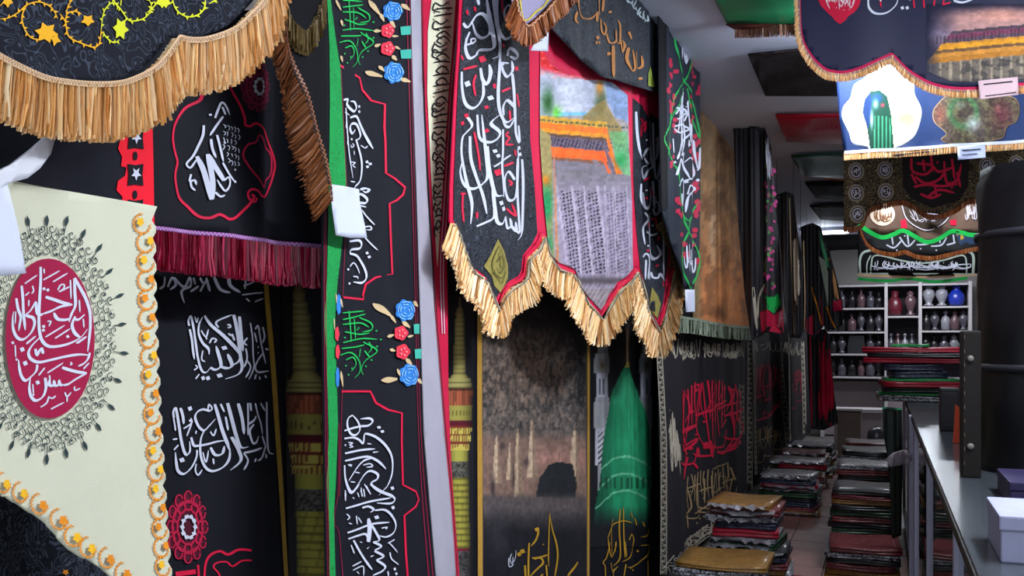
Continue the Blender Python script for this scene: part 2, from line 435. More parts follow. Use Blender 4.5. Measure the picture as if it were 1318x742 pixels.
tube_lamp(.75, 1.6, 1.2, 'ceiling tube lamp nearest the shop entrance', 26, 'y')
tube_lamp(.9, 2.45, 1.2, 'ceiling tube lamp in front of the first hanging valance', 84, 'y', glow=.75)
tube_lamp(-.08, 4.92, .4, 'short ceiling tube lamp between the dark valance and the blue valance', 14, glow=1.9)
tube_lamp(.25, 6.35, .5, 'added tube lamp behind the roundel valance, lighting the bronze valance', 26)  # unseen lamp added to brighten the valances behind the roundel one
tube_lamp(.3, 7.62, .4, 'added short tube lamp lighting the lowest arched valance', 12)  # extra lamp added so the arched valance is lit
tube_lamp(-.75, 14.3, .7, 'far ceiling tube lamp showing as a pale bar between the ceiling cloths', 12)
tube_lamp(.6, 15.8, 1.2, 'ceiling tube lamp in front of the white shelves', 45)
# ------------------------------------------------------------------ left side, nearest banners
def wall_sheet(name, label, d, base, cat='banner', **k):
    """a sheet hanging along the left wall, d metres to the left of the camera"""
    return Sheet(name, label, cat, (-d, 0), (-d + k.pop('skew', 0), 6), base=base, **k)
M_YEL = mat('yellow_vine_print', '#e9ab18', var=.15); M_LIME = mat('lime_vine_print', '#d3d824', var=.15)
M_ORANGE = mat('orange_print', '#e08a1c', var=.2); M_CREAM = mat('cream_cloth', '#cccdb6', var=.07, scale=9, rough=.7)
M_ARAB = mat('teal_black_print', '#27393c', var=.2); M_MEDAL = mat('maroon_medallion_print', '#9c0c3f', var=.06)
def star(cx, cy, rx, ry, n=6, q=.55, a0=.3):
    return [(cx + (rx if i % 2 == 0 else rx * q) * math.cos(a0 + math.pi * i / n), cy + (ry if i % 2 == 0 else ry * q) * math.sin(a0 + math.pi * i / n)) for i in range(2 * n)]
def thorny(pts, w, rnd, every=9, ln=4.5):
    """a vine: the stem with small pointed leaves on both sides"""
    R = [pen(pts, w, None, taper=(.5, .4), step=2)]; c = cr(pts, every)
    for i in range(1, len(c) - 1):
        dx, dy = c[i + 1][0] - c[i - 1][0], c[i + 1][1] - c[i - 1][1]; l = math.hypot(dx, dy) or 1; dx /= l; dy /= l; sgn = 1 if i % 2 else -1
        x, y = c[i][:2]
        R.append([(x - dx * 2, y - dy * 2), (x - dy * ln * sgn + dx * 2, y + dx * ln * sgn + dy * 2), (x + dx * 2, y + dy * 2)])
    return R
def rosette(sh, cx, cy, rx, ry, m, mw, name='rosette', w=1.5, seed=0):
    R = []; sh.polys('rosette_ground', [oval(cx, cy, rx * .98, ry * .98, 30)], mat('dark_wine_print', '#4d0b24', var=.15), 1)
    for k in range(12):
        a = 2 * math.pi * k / 12
        for q, s_ in ((.86, .17), (.62, .15)):
            R.append(pen(oval(cx + rx * q * math.cos(a), cy + ry * q * math.sin(a), rx * s_, ry * s_, 10), w, closed=True, taper=None))
    for q in (.74, .5): R.append(pen(oval(cx, cy, rx * q, ry * q, 26), w * 1.1, closed=True, taper=None))
    o = sh.strokes(name, R, m, 2)
    Wt = []
    for k in range(10):
        a = 2 * math.pi * k / 10; Wt.append(dia(cx + rx * .31 * math.cos(a), cy + ry * .31 * math.sin(a), rx * .13, 1))
    Wt.append(pen(oval(cx, cy, rx * .3, ry * .3, 22), w * 1.1, closed=True, taper=None))
    sh.strokes('rosette_ring', Wt, mw, 3, o)
    return o
RND = random.Random(3)
# --- black valance with yellow vines and the deep tan fringe, top left
s = wall_sheet('scalloped_valance', 'black scalloped valance with yellow flower vines and long tan fringe', .98, (100, 106), 'valance', amp=.004, lam=.3)
zA = crop(0, 0, 220, 190, 859); zB = crop(190, 0, 420, 200, 853)
edge = [(-290, -20), (-262, 10), (-238, 40), (-215, 68), (-180, 88), (-145, 72), (-118, 42), (-95, 22), (-70, 34), (-30, 60), (0, 79), (38, 97), (72, 104), (108, 107), (143, 104), (172, 94), (190, 83), (205, 66), (219, 46)]
edge2 = [(219, 46), (235, 49), (257, 47), (290, 33), (312, 15), (326, 0), (338, -22), (345, -50), (348, -80)]
e1 = cr(edge, 4); e2 = cr(edge2, 4)
cl = s.cloth('cloth', [(-290, -110), (-70, -90)] + [q[:2] for q in e1] + [q[:2] for q in e2[1:]], mat('blue_black_damask', '#141722', spec=.15, kind='damask', col2='#3a4352', pscale=26, width=.09), grid=8)
V1 = [thorny(zA(p), 1.6, RND) for p in ([(0, 95), (40, 90), (90, 60), (130, 25), (190, 10), (240, 30), (265, 60), (280, 95)], [(130, 25), (105, 80), (115, 140), (150, 190), (200, 200)],
      [(290, 70), (315, 110), (320, 140), (335, 190), (400, 225), (450, 240), (480, 220), (490, 150)], [(315, 110), (325, 70), (360, 60), (390, 75)], [(0, 30), (30, -10), (60, -50), (160, -60), (190, 10)], [(320, 60), (340, 10), (400, -40), (480, -20)])]
s.strokes('vine_print', [r for v in V1 for r in v] + [star(*zA([(225, 165)])[0], 15, 14, 6, .6, .2), star(*zA([(270, 200)])[0], 7, 9, 4, .5), star(*zA([(420, 105)])[0], 9, 8, 5, .6), star(*zA([(35, 5)])[0], 7, 9, 5, .6)], M_YEL, 1)
V2 = [thorny(zA(p), 1.6, RND) for p in ([(490, 150), (500, 80), (520, 40), (560, 15), (600, 40), (640, 90), (665, 105), (720, 95), (755, 60), (760, 20), (740, -20)], [(500, 160), (520, 190), (565, 215), (600, 200)], [(560, -20), (575, 20), (600, 40)], [(610, -10), (605, 30)])]
V2 += [thorny(zB(p), 1.6, RND) for p in ([(120, -20), (135, 35), (170, 70), (210, 80), (250, 60), (265, 20), (262, -20)], [(0, 60), (40, 20), (60, -20)], [(280, 20), (330, -10), (380, -30)])]
s.strokes('vine_print', [r for v in V2 for r in v] + [star(*zA([(605, 145)])[0], 12, 15, 6, .6, .1), star(*zA([(835, 10)])[0], 8, 8, 5, .6), star(*zB([(70, 10)])[0], 8, 8, 5, .6)], M_LIME, 1)
allE = [q[:2] for q in e1] + [q[:2] for q in e2[1:]]
lo_ = [(x, y + 4) for x, y in allE]
s.fringe(cr(lo_, 1.3), lambda t: 70 - 14 * max(0, t - .55), M_TAN, 1.3, 2.0, .006, nrm=.16, curve=False, rows=2, fluff=.012)
s.tape(lo_, 7.5, M_TAPE, M_OLIVE, .02, zstep=4.2, za=.3)
# --- cream pennant
s = wall_sheet('pennant', 'cream pennant with maroon calligraphy medallion and orange flower vine border', 1.03, (160, 760), amp=.004, lam=.35)
right = [(199.5, 266), (192, 284)]
y = 284.0; k = 0
while y < 775:
    t = (y - 284) / (742 - 284); bx = 193 + 26 * t ** 1.6
    right += [(bx + 4.5, y + 8), (bx + 5, y + 15), (bx + .3, y + 23)]; y += 24.5
bl_ = [(-80, 560), (-40, 606), (0, 636), (17, 644), (57, 670), (74, 690), (91, 710), (126, 730), (150, 752), (200, 800)]
bot = cr(bl_, 6); bot = [(q[0] + (1.8 if i % 4 < 2 else -1.8), q[1] + (1.6 if i % 4 < 2 else -1.6)) for i, q in enumerate(bot)]
s.cloth('cloth', [(-80, 216), (9, 232)] + right + [(222, 800)] + bot[::-1], M_CREAM, grid=9)
# vine borders
VR = []; VF = []; VY = []
y = 276.0; i = 0
while y < 760:
    t = (y - 284) / (742 - 284); bx = 183 + 27 * max(0, t) ** 1.6 - (4 if t < 0 else 0)
    ring = oval(bx, y + 12, 10.5, 12.5, 16)
    VR += thorny(ring[:13], .9, RND, 7, 2.2); (VF if (i // 3) % 2 else VY).append(star(bx + (4.5 if i % 2 else -4), y + 10, 5, 6.5, 5, .7)); y += 24.5; i += 1
c0 = cr(bl_, 1.0); acc = [0]
for a_, b_ in zip(c0, c0[1:]): acc.append(acc[-1] + math.dist(a_[:2], b_[:2]))
c = [c0[int(np.searchsorted(acc, t_))] for t_ in np.arange(0, acc[-1], 27)]
for i in range(1, len(c) - 1):
    dx, dy = c[i + 1][0] - c[i - 1][0], c[i + 1][1] - c[i - 1][1]; l = math.hypot(dx, dy); nx, ny = dy / l, -dx / l
    cx, cy = c[i][0] + nx * 15, c[i][1] + ny * 15
    VR += thorny(oval(cx, cy, 10, 13, 16)[:13], .9, RND, 7, 2.2); (VF if i % 4 > 1 else VY).append(star(cx + 3, cy + 2, 5.5, 7.5, 5, .7))
s.strokes('vine_print', VR, M_ORANGE, 1); [s.strokes('flower_print', [q], M_ORANGE, 2) for q in VF]; [s.strokes('flower_print', [q], mat('amber_print', '#edb520', var=.15), 2) for q in VY]
# arabesque ring around the medallion
mc = (62, 436); A_ = []
for ring, (q, n, sz) in enumerate(((1.11, 40, 8.5), (1.21, 42, 8.5), (1.31, 44, 9), (1.40, 44, 8))):
    for k in range(n):
        a = 2 * math.pi * (k + .5 * (ring % 2)) / n; ex = 1 + (q - 1) * 1.25; cx = mc[0] + 55 * ex * math.cos(a); cy = mc[1] + 103 * (1 + (q - 1) * .95) * math.sin(a)
        th = a + (1 if k % 2 else -1) * 1.2; sp = []
        for j in range(11):
            r = sz * (1 - j / 13) * .85; tt = th + j * .62 * (1 if k % 2 else -1); sp.append((cx + r * .75 * math.cos(tt), cy + r * math.sin(tt)))
        A_.append(pen(sp, 1.35, NIB, .5, (.4, 1.0), 1.6))
        if (k + ring) % 2: A_.append(dia(cx + RND.uniform(-3, 3), cy + RND.uniform(-4, 4), 2.0, .8))
for k in range(26):
    a = 2 * math.pi * k / 26 - math.pi / 2; co, si = math.cos(a), math.sin(a)
    r1, r2, r3 = 1.46, 1.57 + .05 * (k % 2), 1.76 + .05 * (k % 2)
    f = lambda r: (mc[0] + 55 * (1 + (r - 1) * 1.0) * co * 1.02, mc[1] + 103 * (1 + (r - 1) * .72) * si)
    A_.append(pen([f(r1), f(r2)], 1, None, taper=None)); A_.append(pen([(*f(r2), .4), (*f((r2 + r3) / 2), 1.3), (*f(r3), .1)], 3.6, None, taper=None, step=1.5))
s.strokes('arabesque_print', A_, M_ARAB, 1)
med = s.polys('medallion', [oval(mc[0], mc[1], 55.5, 103, 48)], M_MEDAL, 2, 9)
zC = crop(0, 330, 130, 450, 804); zD = crop(0, 430, 130, 550, 804)
Lm = calli(zC, [[(570, 175), (610, 250), (655, 340), (685, 440), (690, 540), (682, 640), (668, 760)], [(570, 180), (572, 280), (576, 390), (548, 460), (530, 525)], [(535, 500), (490, 508), (445, 498), (422, 450)],
    [(362, 325), (420, 345), (490, 372), (555, 388)], [(552, 385), (470, 402), (400, 438), (335, 462)], [(340, 465), (300, 455), (290, 360)], [(290, 360), (250, 430), (215, 470), (268, 492), (278, 545), (250, 612), (190, 662), (140, 650), (106, 590), (98, 500), (108, 440)],
    [(325, 85), (325, 200), (318, 330), (312, 480), (315, 585), (335, 670), (380, 716), (450, 718), (540, 692), (620, 642), (668, 580)], [(645, 465), (600, 505), (565, 500)], [(575, 480), (552, 545), (570, 610), (615, 650)],
    [(130, 335), (145, 420), (168, 480), (160, 540), (150, 595)], [(175, 235), (185, 330), (190, 440), (205, 590)]], 4.3, [(350, 260), (378, 270), (347, 560), (520, 640), (100, 690), (345, 590)], 2.4)
Lm += calli(zC, [[(200, 220), (300, 150)], [(345, 190), (465, 115)], [(415, 205), (520, 135)], [(360, 645), (500, 550)], [(430, 655), (540, 575)], [(215, 695), (290, 635)], [(590, 695), (660, 642)], [(205, 315), (240, 285)], [(460, 285), (540, 240)], [(540, 190), (545, 340)], [(605, 350), (610, 450)], [(635, 500), (640, 570)], [(125, 440), (120, 540)], [(450, 270), (470, 230), (495, 228), (490, 260), (455, 282)], [(262, 235), (272, 275), (255, 300)], [(375, 520), (400, 520), (385, 560)], [(350, 100), (352, 140)], [(235, 350), (232, 400)]], 1.9, nib=None)
Lm += calli(zD, [[(330, 20), (262, 90), (232, 150), (250, 200), (310, 226), (400, 208), (500, 182), (600, 165), (688, 172)], [(685, 150), (672, 195), (640, 235), (595, 258)], [(480, 268), (540, 290), (600, 305), (662, 310)], [(660, 312), (580, 360), (520, 402), (480, 408)], [(482, 408), (462, 402), (460, 365)], [(460, 405), (430, 412), (422, 368)], [(425, 408), (395, 412), (388, 368)], [(392, 408), (368, 400), (360, 350), (364, 430), (342, 500), (290, 532), (252, 500), (238, 430), (246, 350)],
    [(300, 245), (290, 300), (240, 352), (205, 372), (172, 335), (155, 265), (148, 205)], [(285, 120), (300, 170), (320, 120)], [(330, 110), (345, 160)]], 4.3, [(205, 235, 1.5), (180, 125, 1.5), (303, 388, 1.3), (270, 485, .7), (132, 205, .8)], 2.5)
Lm += calli(zD, [[(375, 312), (490, 230)], [(310, 332), (358, 268)], [(215, 82), (290, 18)], [(325, 585), (370, 550), (385, 495)], [(388, 505), (410, 515), (436, 492)], [(400, 600), (495, 545)], [(500, 465), (515, 500), (545, 465)], [(515, 500), (515, 545)], [(570, 418), (572, 450), (612, 432)], [(580, 75), (660, 20)], [(635, 280), (680, 230)], [(120, 90), (125, 190)], [(265, 400), (270, 480)], [(390, 330), (395, 380)], [(540, 225), (550, 240), (535, 250)]], 1.9, nib=None)
s.strokes('lettering', Lm, M_WHITE, 1, med, .0028)
# paper sheet and white hook tape over the pennant's corner
zP = crop(0, 170, 220, 370, 816)
s = wall_sheet('paper_sheet', 'blank white paper sheet pinned over the corner of the cream pennant', 1.0, (10, 355), 'paper', amp=.002, lam=.5)
s.cloth('sheet', zP([(-180, 225), (40, 233), (100, 480), (132, 675), (0, 690), (-180, 700)]), M_PAPER, 0, 12, .001)
s = wall_sheet('white_strap', 'curved white plastic strap hanging between the fringe and the paper sheet', 1.02, (5, 225), 'strap', amp=.001)
s.cloth('strap', zP([(-200, 260), (0, 160), (90, 90), (150, 40), (185, -30), (215, -30), (205, 40), (185, 110), (130, 180), (70, 226), (0, 245), (-200, 330)]), mat('white_strap_plastic', '#cfd2de', rough=.5, var=.05), .02, 8, .006)
# --- black flag with a red cut-flower band, behind the pennant
s = wall_sheet('flag', 'black flag with red cut-flower band and white stars behind the cream pennant', 1.22, (100, 380), amp=.008, lam=.3)
s.cloth('cloth', [(-260, 40), (195, 40), (198, 120), (199, 180), (200, 400), (-260, 420)], mat('ink_blue_cloth', '#191a24', var=.15, spec=.15), grid=14)
s.polys('band_print', [zP([(555, -160), (725, -160), (735, 150), (742, 480), (560, 480), (575, 310), (535, 280), (545, 235), (590, 210), (600, 170), (565, 165), (572, 120), (545, 80), (560, 40), (585, 20), (560, -40)])], mat('scarlet_print', '#ee0e2c', var=.06), 1, 10)
s.strokes('flower_print', [star(*zP([(642, 205)])[0], 15, 20, 4, .62, .78), star(*zP([(642, 30)])[0], 15, 20, 4, .62, .78), star(*zP([(642, 375)])[0], 15, 20, 4, .62, .78)] + [oval(*zP([(642, q)])[0], 3, 6, 8) for q in (115, 300)], M_BLACK, 2)
[s.strokes('star_print', [star(*zP([(642, q)])[0], 7, 9, 5, .45, .3)], M_WHITE, 3) for q in (200, 25)]
# --- black banner with the red cartouche and crimson fringe
s = wall_sheet('cartouche_banner', 'black banner with red lobed cartouche, slanted white calligraphy and crimson fringe', 1.30, (300, 350), amp=.010, lam=.34, ph=1)
top = [(150, 20), (430, 10)]; bt = cr([(170, 291), (215, 296), (260, 301), (310, 307), (360, 313), (430, 320)], 6)
s.cloth('cloth', top + [q[:2] for q in bt[::-1]], M_BLACK, grid=12)
zE = crop(230, 100, 370, 290, 547)
fr = [(228, 8), (205, 22), (190, 40), (150, 40), (125, 60), (115, 112), (60, 148), (20, 196), (-8, 245), (-18, 300), (-12, 345), (0, 385), (12, 425), (-2, 480), (0, 525), (20, 600), (65, 648), (110, 698), (150, 706), (185, 690), (230, 713), (272, 703), (322, 660), (350, 628), (365, 600), (352, 590)]
fr2 = [(380, 605), (370, 625), (345, 615), (335, 585), (352, 563), (385, 570), (410, 595), (442, 595), (480, 540), (500, 480), (506, 430), (490, 370), (455, 305), (420, 255), (370, 232), (342, 246), (320, 238), (316, 200), (290, 132), (250, 68), (235, 20), (222, 8)]
s.strokes('cartouche_print', [pen(zE(fr), 3.4, None, taper=None, step=2), pen(zE(fr2), 2.8, None, taper=None, step=2)], M_RED, 1)
s.strokes('cartouche_print', [pen(zE([(390, 290), (372, 325), (332, 340), (310, 390), (340, 450), (372, 490), (400, 520), (430, 552), (440, 520), (480, 490), (490, 430), (480, 380), (440, 350), (420, 312)]), 2.4, closed=True, taper=None, step=2)], M_CRIM, 1)
Lc = calli(zE, [[(100, 395), (122, 460), (138, 540), (152, 615)], [(138, 385), (150, 470), (156, 540), (152, 612)], [(140, 388), (165, 450), (200, 520)]], 5.0, nib=None, taper=(.6, .8))
Lc += calli(zE, [[(198, 198), (172, 240), (146, 292)], [(165, 205), (178, 160), (192, 128), (212, 145), (232, 190)], [(195, 150), (210, 190)], [(150, 310), (155, 360), (168, 405)], [(172, 290), (184, 350), (198, 425)], [(195, 430), (225, 485), (262, 530)], [(200, 520), (225, 503), (230, 540), (208, 572), (188, 550), (172, 515)], [(125, 240), (122, 290), (105, 345), (85, 395), (58, 432), (75, 452), (95, 420), (108, 395)], [(78, 485), (72, 520), (92, 515), (98, 540)], [(75, 520), (80, 550), (95, 568)], [(165, 578), (185, 600), (205, 592)]], 2.5, [(262, 525, 1.2), (148, 188), (205, 330), (262, 465)], 1.8, nib=None)
rr = random.Random(5)
for i in range(5):
    for j in range(6):
        x = 198 + i * 20 + rr.uniform(-3, 3); y = 235 + j * 34 + i * 5 + rr.uniform(-4, 4)
        if rr.random() < .85: Lc.append(pen(zE([(x, y), (x + rr.uniform(2, 14), y + rr.uniform(8, 14)), (x + rr.uniform(-2, 6), y + rr.uniform(18, 30))]), 1.1, None))
s.strokes('lettering', Lc, M_WHITE, 2)
rosette(s, 328, 112, 22, 32, M_MAROON, mat('dim_white_print', '#b9bbc4'))
s.fringe([(q[0], q[1] + 3) for q in bt], 50, mat('crimson_fringe_thread', ['#8a0a35', '#b3123f', '#6d0a2c', '#c02050', '#520822'], kind='strand', rough=.4, spec=.5, bump=0), 1.4, 2.2, .006, jit=.05, seed=4)
s.tape([(q[0], q[1]) for q in bt], 5, mat('violet_braid', '#9a4aa0', var=.2), mat('silver_stitch', '#cfc6dc'), .012, zstep=2.6)
# --- long black banner with white calligraphy rows and a minaret
def minaret(c, ax, y0, k, x_of=None, tone=1.0, base=742):
    """printed minaret: spire, shaft, balcony, brick courses"""
    X, Y = c.X, c.Y
    def band(a, b, h1, h2, col, al=1):
        ya, yb = y0 + a * k, y0 + b * k; t = np.clip((Y - ya) / (yb - ya), 0, 1); h = (h1 + (h2 - h1) * t) * k
        m = (Y >= ya) & (Y < yb) & (np.abs(X - ax(Y)) < h); u = (X - ax(Y)) / np.maximum(h, 1e-3)
        cc = hx(col)[None] * (1 - .45 * (u[:, None] * .9 + .15) ** 2) * tone
        c.C = np.where(m[:, None], c.C * (1 - al) + cc * al, c.C); return m, u, t
    def dark(m, f, v=.55): c.C = np.where((m & f)[:, None], c.C * v, c.C)
    band(0, 12, .8, 1.6, '#7a6a4a'); band(12, 20, 3, 5.5, '#8a744a'); band(20, 27, 5.5, 4.5, '#a08a58')
    m, u, t = band(27, 100, 6, 8.5, '#a79c5c'); dark(m, np.mod(Y, 6 * k) < 1.8 * k, .78)
    band(98, 106, 9, 14, '#b3a75f'); m, u, t = band(104, 116, 17, 19.5, '#b0a765'); dark(m, np.mod(Y, 6 * k) < 1.6 * k, .6)
    m, u, t = band(116, 138, 20, 19, '#8a4a34'); dark(m, np.mod(u * 5.2, 1) < .35, 1.45); dark(m, t < .15, .5)
    m, u, t = band(138, 158, 19.5, 19, '#a59c4c'); dark(m, (np.mod(u * 4, 1) < .3) & (t > .3) & (t < .7), .55)
    band(158, 164, 18.5, 18.5, '#5c1426'); m, u, t = band(164, 196, 18.5, 14.5, '#7a2c24')
    cc = np.array([.78, .72, .34]) * tone; g = m & (np.mod(u * 4.5 + .5 * (np.floor(t * 3) % 2), 1) > .38) & (np.mod(t * 3, 1) > .25); c.C = np.where(g[:, None], cc, c.C)
    band(196, 211, 12, 12, '#ada84a'); m, u, t = band(211, 232, 12.5, 12.5, '#6b6a60'); dark(m, fbm(X * .5, Y * .6, 4) > .52, .5)
    m, u, t = band(232, 322, 12.5, 14, '#aaa243'); dark(m, np.mod(Y, 8 * k) < 2.4 * k, .7); dark(m, np.mod(u * 3 + .5 * (np.floor(Y / (8 * k)) % 2), 1) < .12, .8)
    band(322, 326, 14, 14, '#7d1430'); m, u, t = band(326, 420, 14, 15, '#5b5858'); dark(m, fbm(X * .45, Y * .45, 8) > .5, .5)
def bg(c, col): c.C[:] = hx(col)
s = wall_sheet('calligraphy_banner', 'long black banner with rows of white calligraphy, a gold stripe and a minaret', 1.42, (300, 800), amp=.012, lam=.4, ph=2)
s.cloth('cloth', [(150, 320), (470, 320), (470, 800), (180, 800)], M_BLACK, grid=14)
zF = crop(220, 390, 360, 500, 944); zG = crop(215, 510, 355, 620, 944); zH = crop(190, 340, 420, 560, 776)
L2 = calli(zF, [[(165, 200), (158, 155), (180, 118), (205, 210), (225, 330), (250, 480), (285, 585), (330, 605), (368, 560)], [(170, 230), (190, 320), (202, 420), (215, 492)], [(300, 125), (264, 190), (260, 270), (300, 350), (350, 398), (356, 450)], [(318, 112), (370, 190), (450, 280), (530, 400), (562, 475)], [(365, 562), (400, 582), (432, 562), (438, 520), (408, 375)], [(436, 555), (480, 568), (504, 540), (480, 445)], [(500, 548), (545, 508), (562, 450)], [(515, 105), (530, 200), (545, 330), (556, 470), (566, 560), (540, 622), (465, 662)], [(550, 120), (562, 300), (572, 420)]], 3.7, [(300, 655, 1.5), (345, 655, 1.5), (430, 632, 1.5), (460, 392, 1.4), (185, 330, .01)], 2.2, step=1.5)
L2 += calli(zF, [[(630, 175), (650, 300), (656, 450), (662, 560), (615, 665)], [(605, 305), (580, 345), (604, 372)], [(592, 395), (602, 480), (580, 560)], [(600, 500), (630, 560), (590, 650)], [(425, 215), (412, 165), (505, 105)], [(285, 240), (330, 295), (352, 230)], [(330, 290), (338, 320)], [(360, 352), (382, 310), (410, 322), (395, 350)], [(210, 585), (245, 562), (222, 540)], [(225, 662), (265, 618)], [(300, 415), (288, 490), (322, 512)], [(220, 120), (240, 170), (255, 125)], [(478, 195), (490, 190), (496, 212), (478, 218)], [(505, 270), (520, 330)], [(485, 265), (500, 290)]], 2.0, nib=None, step=1.5)
L2 += calli(zF, [[(720, 215), (740, 300), (765, 400), (805, 530)], [(672, 260), (700, 345)], [(680, 230), (712, 200), (735, 240)], [(775, 435), (705, 508), (678, 562), (715, 602), (835, 592)], [(770, 210), (790, 290), (770, 350)], [(730, 640), (740, 670)], [(795, 630), (815, 655)], [(690, 620), (670, 665)], [(800, 400), (830, 408)]], 2.6, [(715, 385), (715, 435), (640, 245)], 1.6, nib=None, step=1.5)
s.strokes('lettering', L2, M_WHITE, 2)
L2 = calli(zG, [[(78, 190), (72, 140), (92, 108), (115, 230), (135, 370), (160, 480), (182, 512), (208, 478), (205, 395)], [(130, 105), (150, 180), (156, 245)], [(218, 360), (240, 428), (275, 434), (370, 420), (450, 396), (495, 388)], [(270, 470), (265, 530), (222, 620), (160, 678), (115, 652), (100, 580), (92, 490)], [(390, 132), (330, 118), (275, 140), (254, 190), (290, 270), (340, 300), (390, 255), (435, 200)], [(342, 300), (312, 360), (300, 440), (310, 540), (350, 622), (410, 654), (480, 622), (520, 550), (525, 455)], [(430, 72), (455, 180), (480, 300), (512, 420), (522, 470)], [(512, 62), (540, 220), (560, 330), (590, 442), (645, 438)], [(535, 355), (578, 470), (590, 560), (528, 645)], [(395, 448), (430, 512), (478, 502), (492, 435)], [(575, 65), (600, 200), (612, 330)]], 3.7, [(145, 558, 1.7), (208, 110, 1.6), (210, 215, 1.0), (345, 560, .8)], 2.2, step=1.5)
L2 += calli(zG, [[(75, 190), (88, 270), (92, 305)], [(155, 285), (222, 235), (215, 190)], [(222, 240), (180, 352)], [(395, 310), (420, 345), (440, 285)], [(325, 490), (355, 575), (378, 472)], [(375, 128), (385, 75), (410, 110), (385, 138)], [(470, 70), (492, 140)], [(415, 545), (420, 595)], [(70, 380), (110, 372)], [(80, 470), (118, 425)], [(262, 590), (255, 650), (280, 688), (318, 640)], [(258, 330), (265, 300)], [(640, 60), (642, 200), (640, 340)], [(500, 180), (515, 300)], [(610, 495), (640, 560), (610, 640)]], 2.0, nib=None, step=1.5)
L2 += calli(zG, [[(640, 245), (700, 205), (720, 170)], [(710, 62), (742, 160), (782, 240), (805, 335)], [(780, 62), (835, 130)], [(850, 52), (856, 300), (872, 475), (920, 505)], [(695, 245), (655, 300), (680, 402), (722, 400), (752, 345)], [(610, 492), (800, 450)], [(842, 435), (800, 530), (738, 562)], [(800, 345), (842, 440)], [(660, 60), (668, 130)], [(850, 540), (845, 500)], [(700, 570), (720, 540)]], 2.8, nib=None, step=1.5)
s.strokes('lettering', L2, M_WHITE, 2)
L2 = calli(zH, [[(45, 108), (70, 95), (75, 55)], [(90, 100), (110, 60), (125, 90), (100, 112)], [(118, 60), (160, 100), (185, 60), (190, 95), (150, 118), (162, 170)], [(190, 120), (235, 95)], [(205, 60), (215, 90)], [(240, 120), (270, 70)], [(270, 60), (285, 120)], [(300, 55), (320, 110), (350, 125)], [(345, 55), (350, 95), (380, 125)], [(240, 60), (255, 85)]], 3.2, nib=None, step=1.5)
L2 += calli(zH, [[(390, 95), (420, 85), (470, 60)], [(385, 135), (440, 128), (490, 125)], [(400, 60), (395, 110)], [(440, 165), (490, 150)], [(400, 150), (415, 165)]], 2.0, nib=None, step=1.5)
s.strokes('lettering', L2, M_WHITE, 2)
rosette(s, 244, 679, 24.5, 45, M_CRIM, M_WHITE, w=1.9)
zI = crop(190, 540, 420, 742, 845)
s.strokes('cartouche_print', [pen(zI([(275, 800), (280, 700), (300, 650), (345, 625), (375, 640), (410, 615), (460, 618)]), 3, None, taper=None), pen(zI([(335, 800), (345, 740), (320, 700), (335, 680), (370, 675), (390, 695), (420, 668), (460, 665)]), 2, None, taper=None), pen(zI([(150, 735), (235, 722)]), 6, None, taper=None), pen(zI([(245, 690), (250, 760)]), 3, None, taper=None)], M_RED, 1)
s.strokes('stripe_print', [pen([(337, 300), (340, 370), (350, 470), (357, 560), (364, 650), (374, 800)], 6.2, None, taper=None, step=10)], mat('old_gold_print', '#a8842e', var=.25, scale=40), 1)
def fn(X, Y):
    c = Canvas(X, Y, '#16171f'); minaret(c, lambda y: 390 + (y - 380) * .045, 352, 1.32, tone=.85); return c.C
s.paint('minaret_print', [(361, 340), (430, 340), (440, 800), (376, 800)], fn, M_PAINT, 1, 2.2)
# --- dark scalloped piece with brown fringe hanging from the top
s = wall_sheet('dark_valance', 'dark valance edge with brown fringe hanging beside the green-banded banner', 1.17, (400, 250), 'valance', amp=.008, lam=.2)
e = [(352, -60), (358, 0), (362, 40), (374, 80), (386, 120), (396, 160), (406, 200), (412, 232), (418, 260)]
s.cloth('cloth', [(e[0][0], -60)] + e[1:] + [(419, 262), (416, -60)], M_DEEP, grid=12)
s.fringe([(q[0] - 1, q[1]) for q in e], 30, mat('shaded_fringe_thread', ['#4a2814', '#6d3c1e', '#8a5530', '#3a1e10'], kind='strand', rough=.5, bump=0), 1.0, 2.2, .004, nrm=.45, lean=-.06, seed=9, rows=2)  # brown threads darkened: the shade on this fringe is in their colour
s.tape([(q[0] + 2, q[1]) for q in e], 4, M_OLIVE, M_BROWNF, .01)
s.fringe([(366, -8), (375, 20), (388, 40), (400, 30), (410, 0)], 30, mat('khaki_fringe_thread', ['#5b4a28', '#7a6436', '#4a3c22'], kind='strand', rough=.5, bump=0), 1.2, 2, .002, name='tassel', seed=12)

# --- dark damask cloth seen below the pennant's slanting edge
s = wall_sheet('damask_banner', 'black damask cloth with grey woven pattern below the pennant slanting edge', 1.16, (60, 900), amp=.008, lam=.3)
s.cloth('cloth', [(-290, 430), (150, 480), (185, 600), (190, 900), (-290, 980)], mat('grey_damask_cloth', '#14161e', kind='damask', col2='#3b4250', pscale=30, width=.14, spec=.15), grid=12)
s.strokes('flower_print', [star(84, 737, 4, 4, 5, .6)], M_ORANGE, 2)
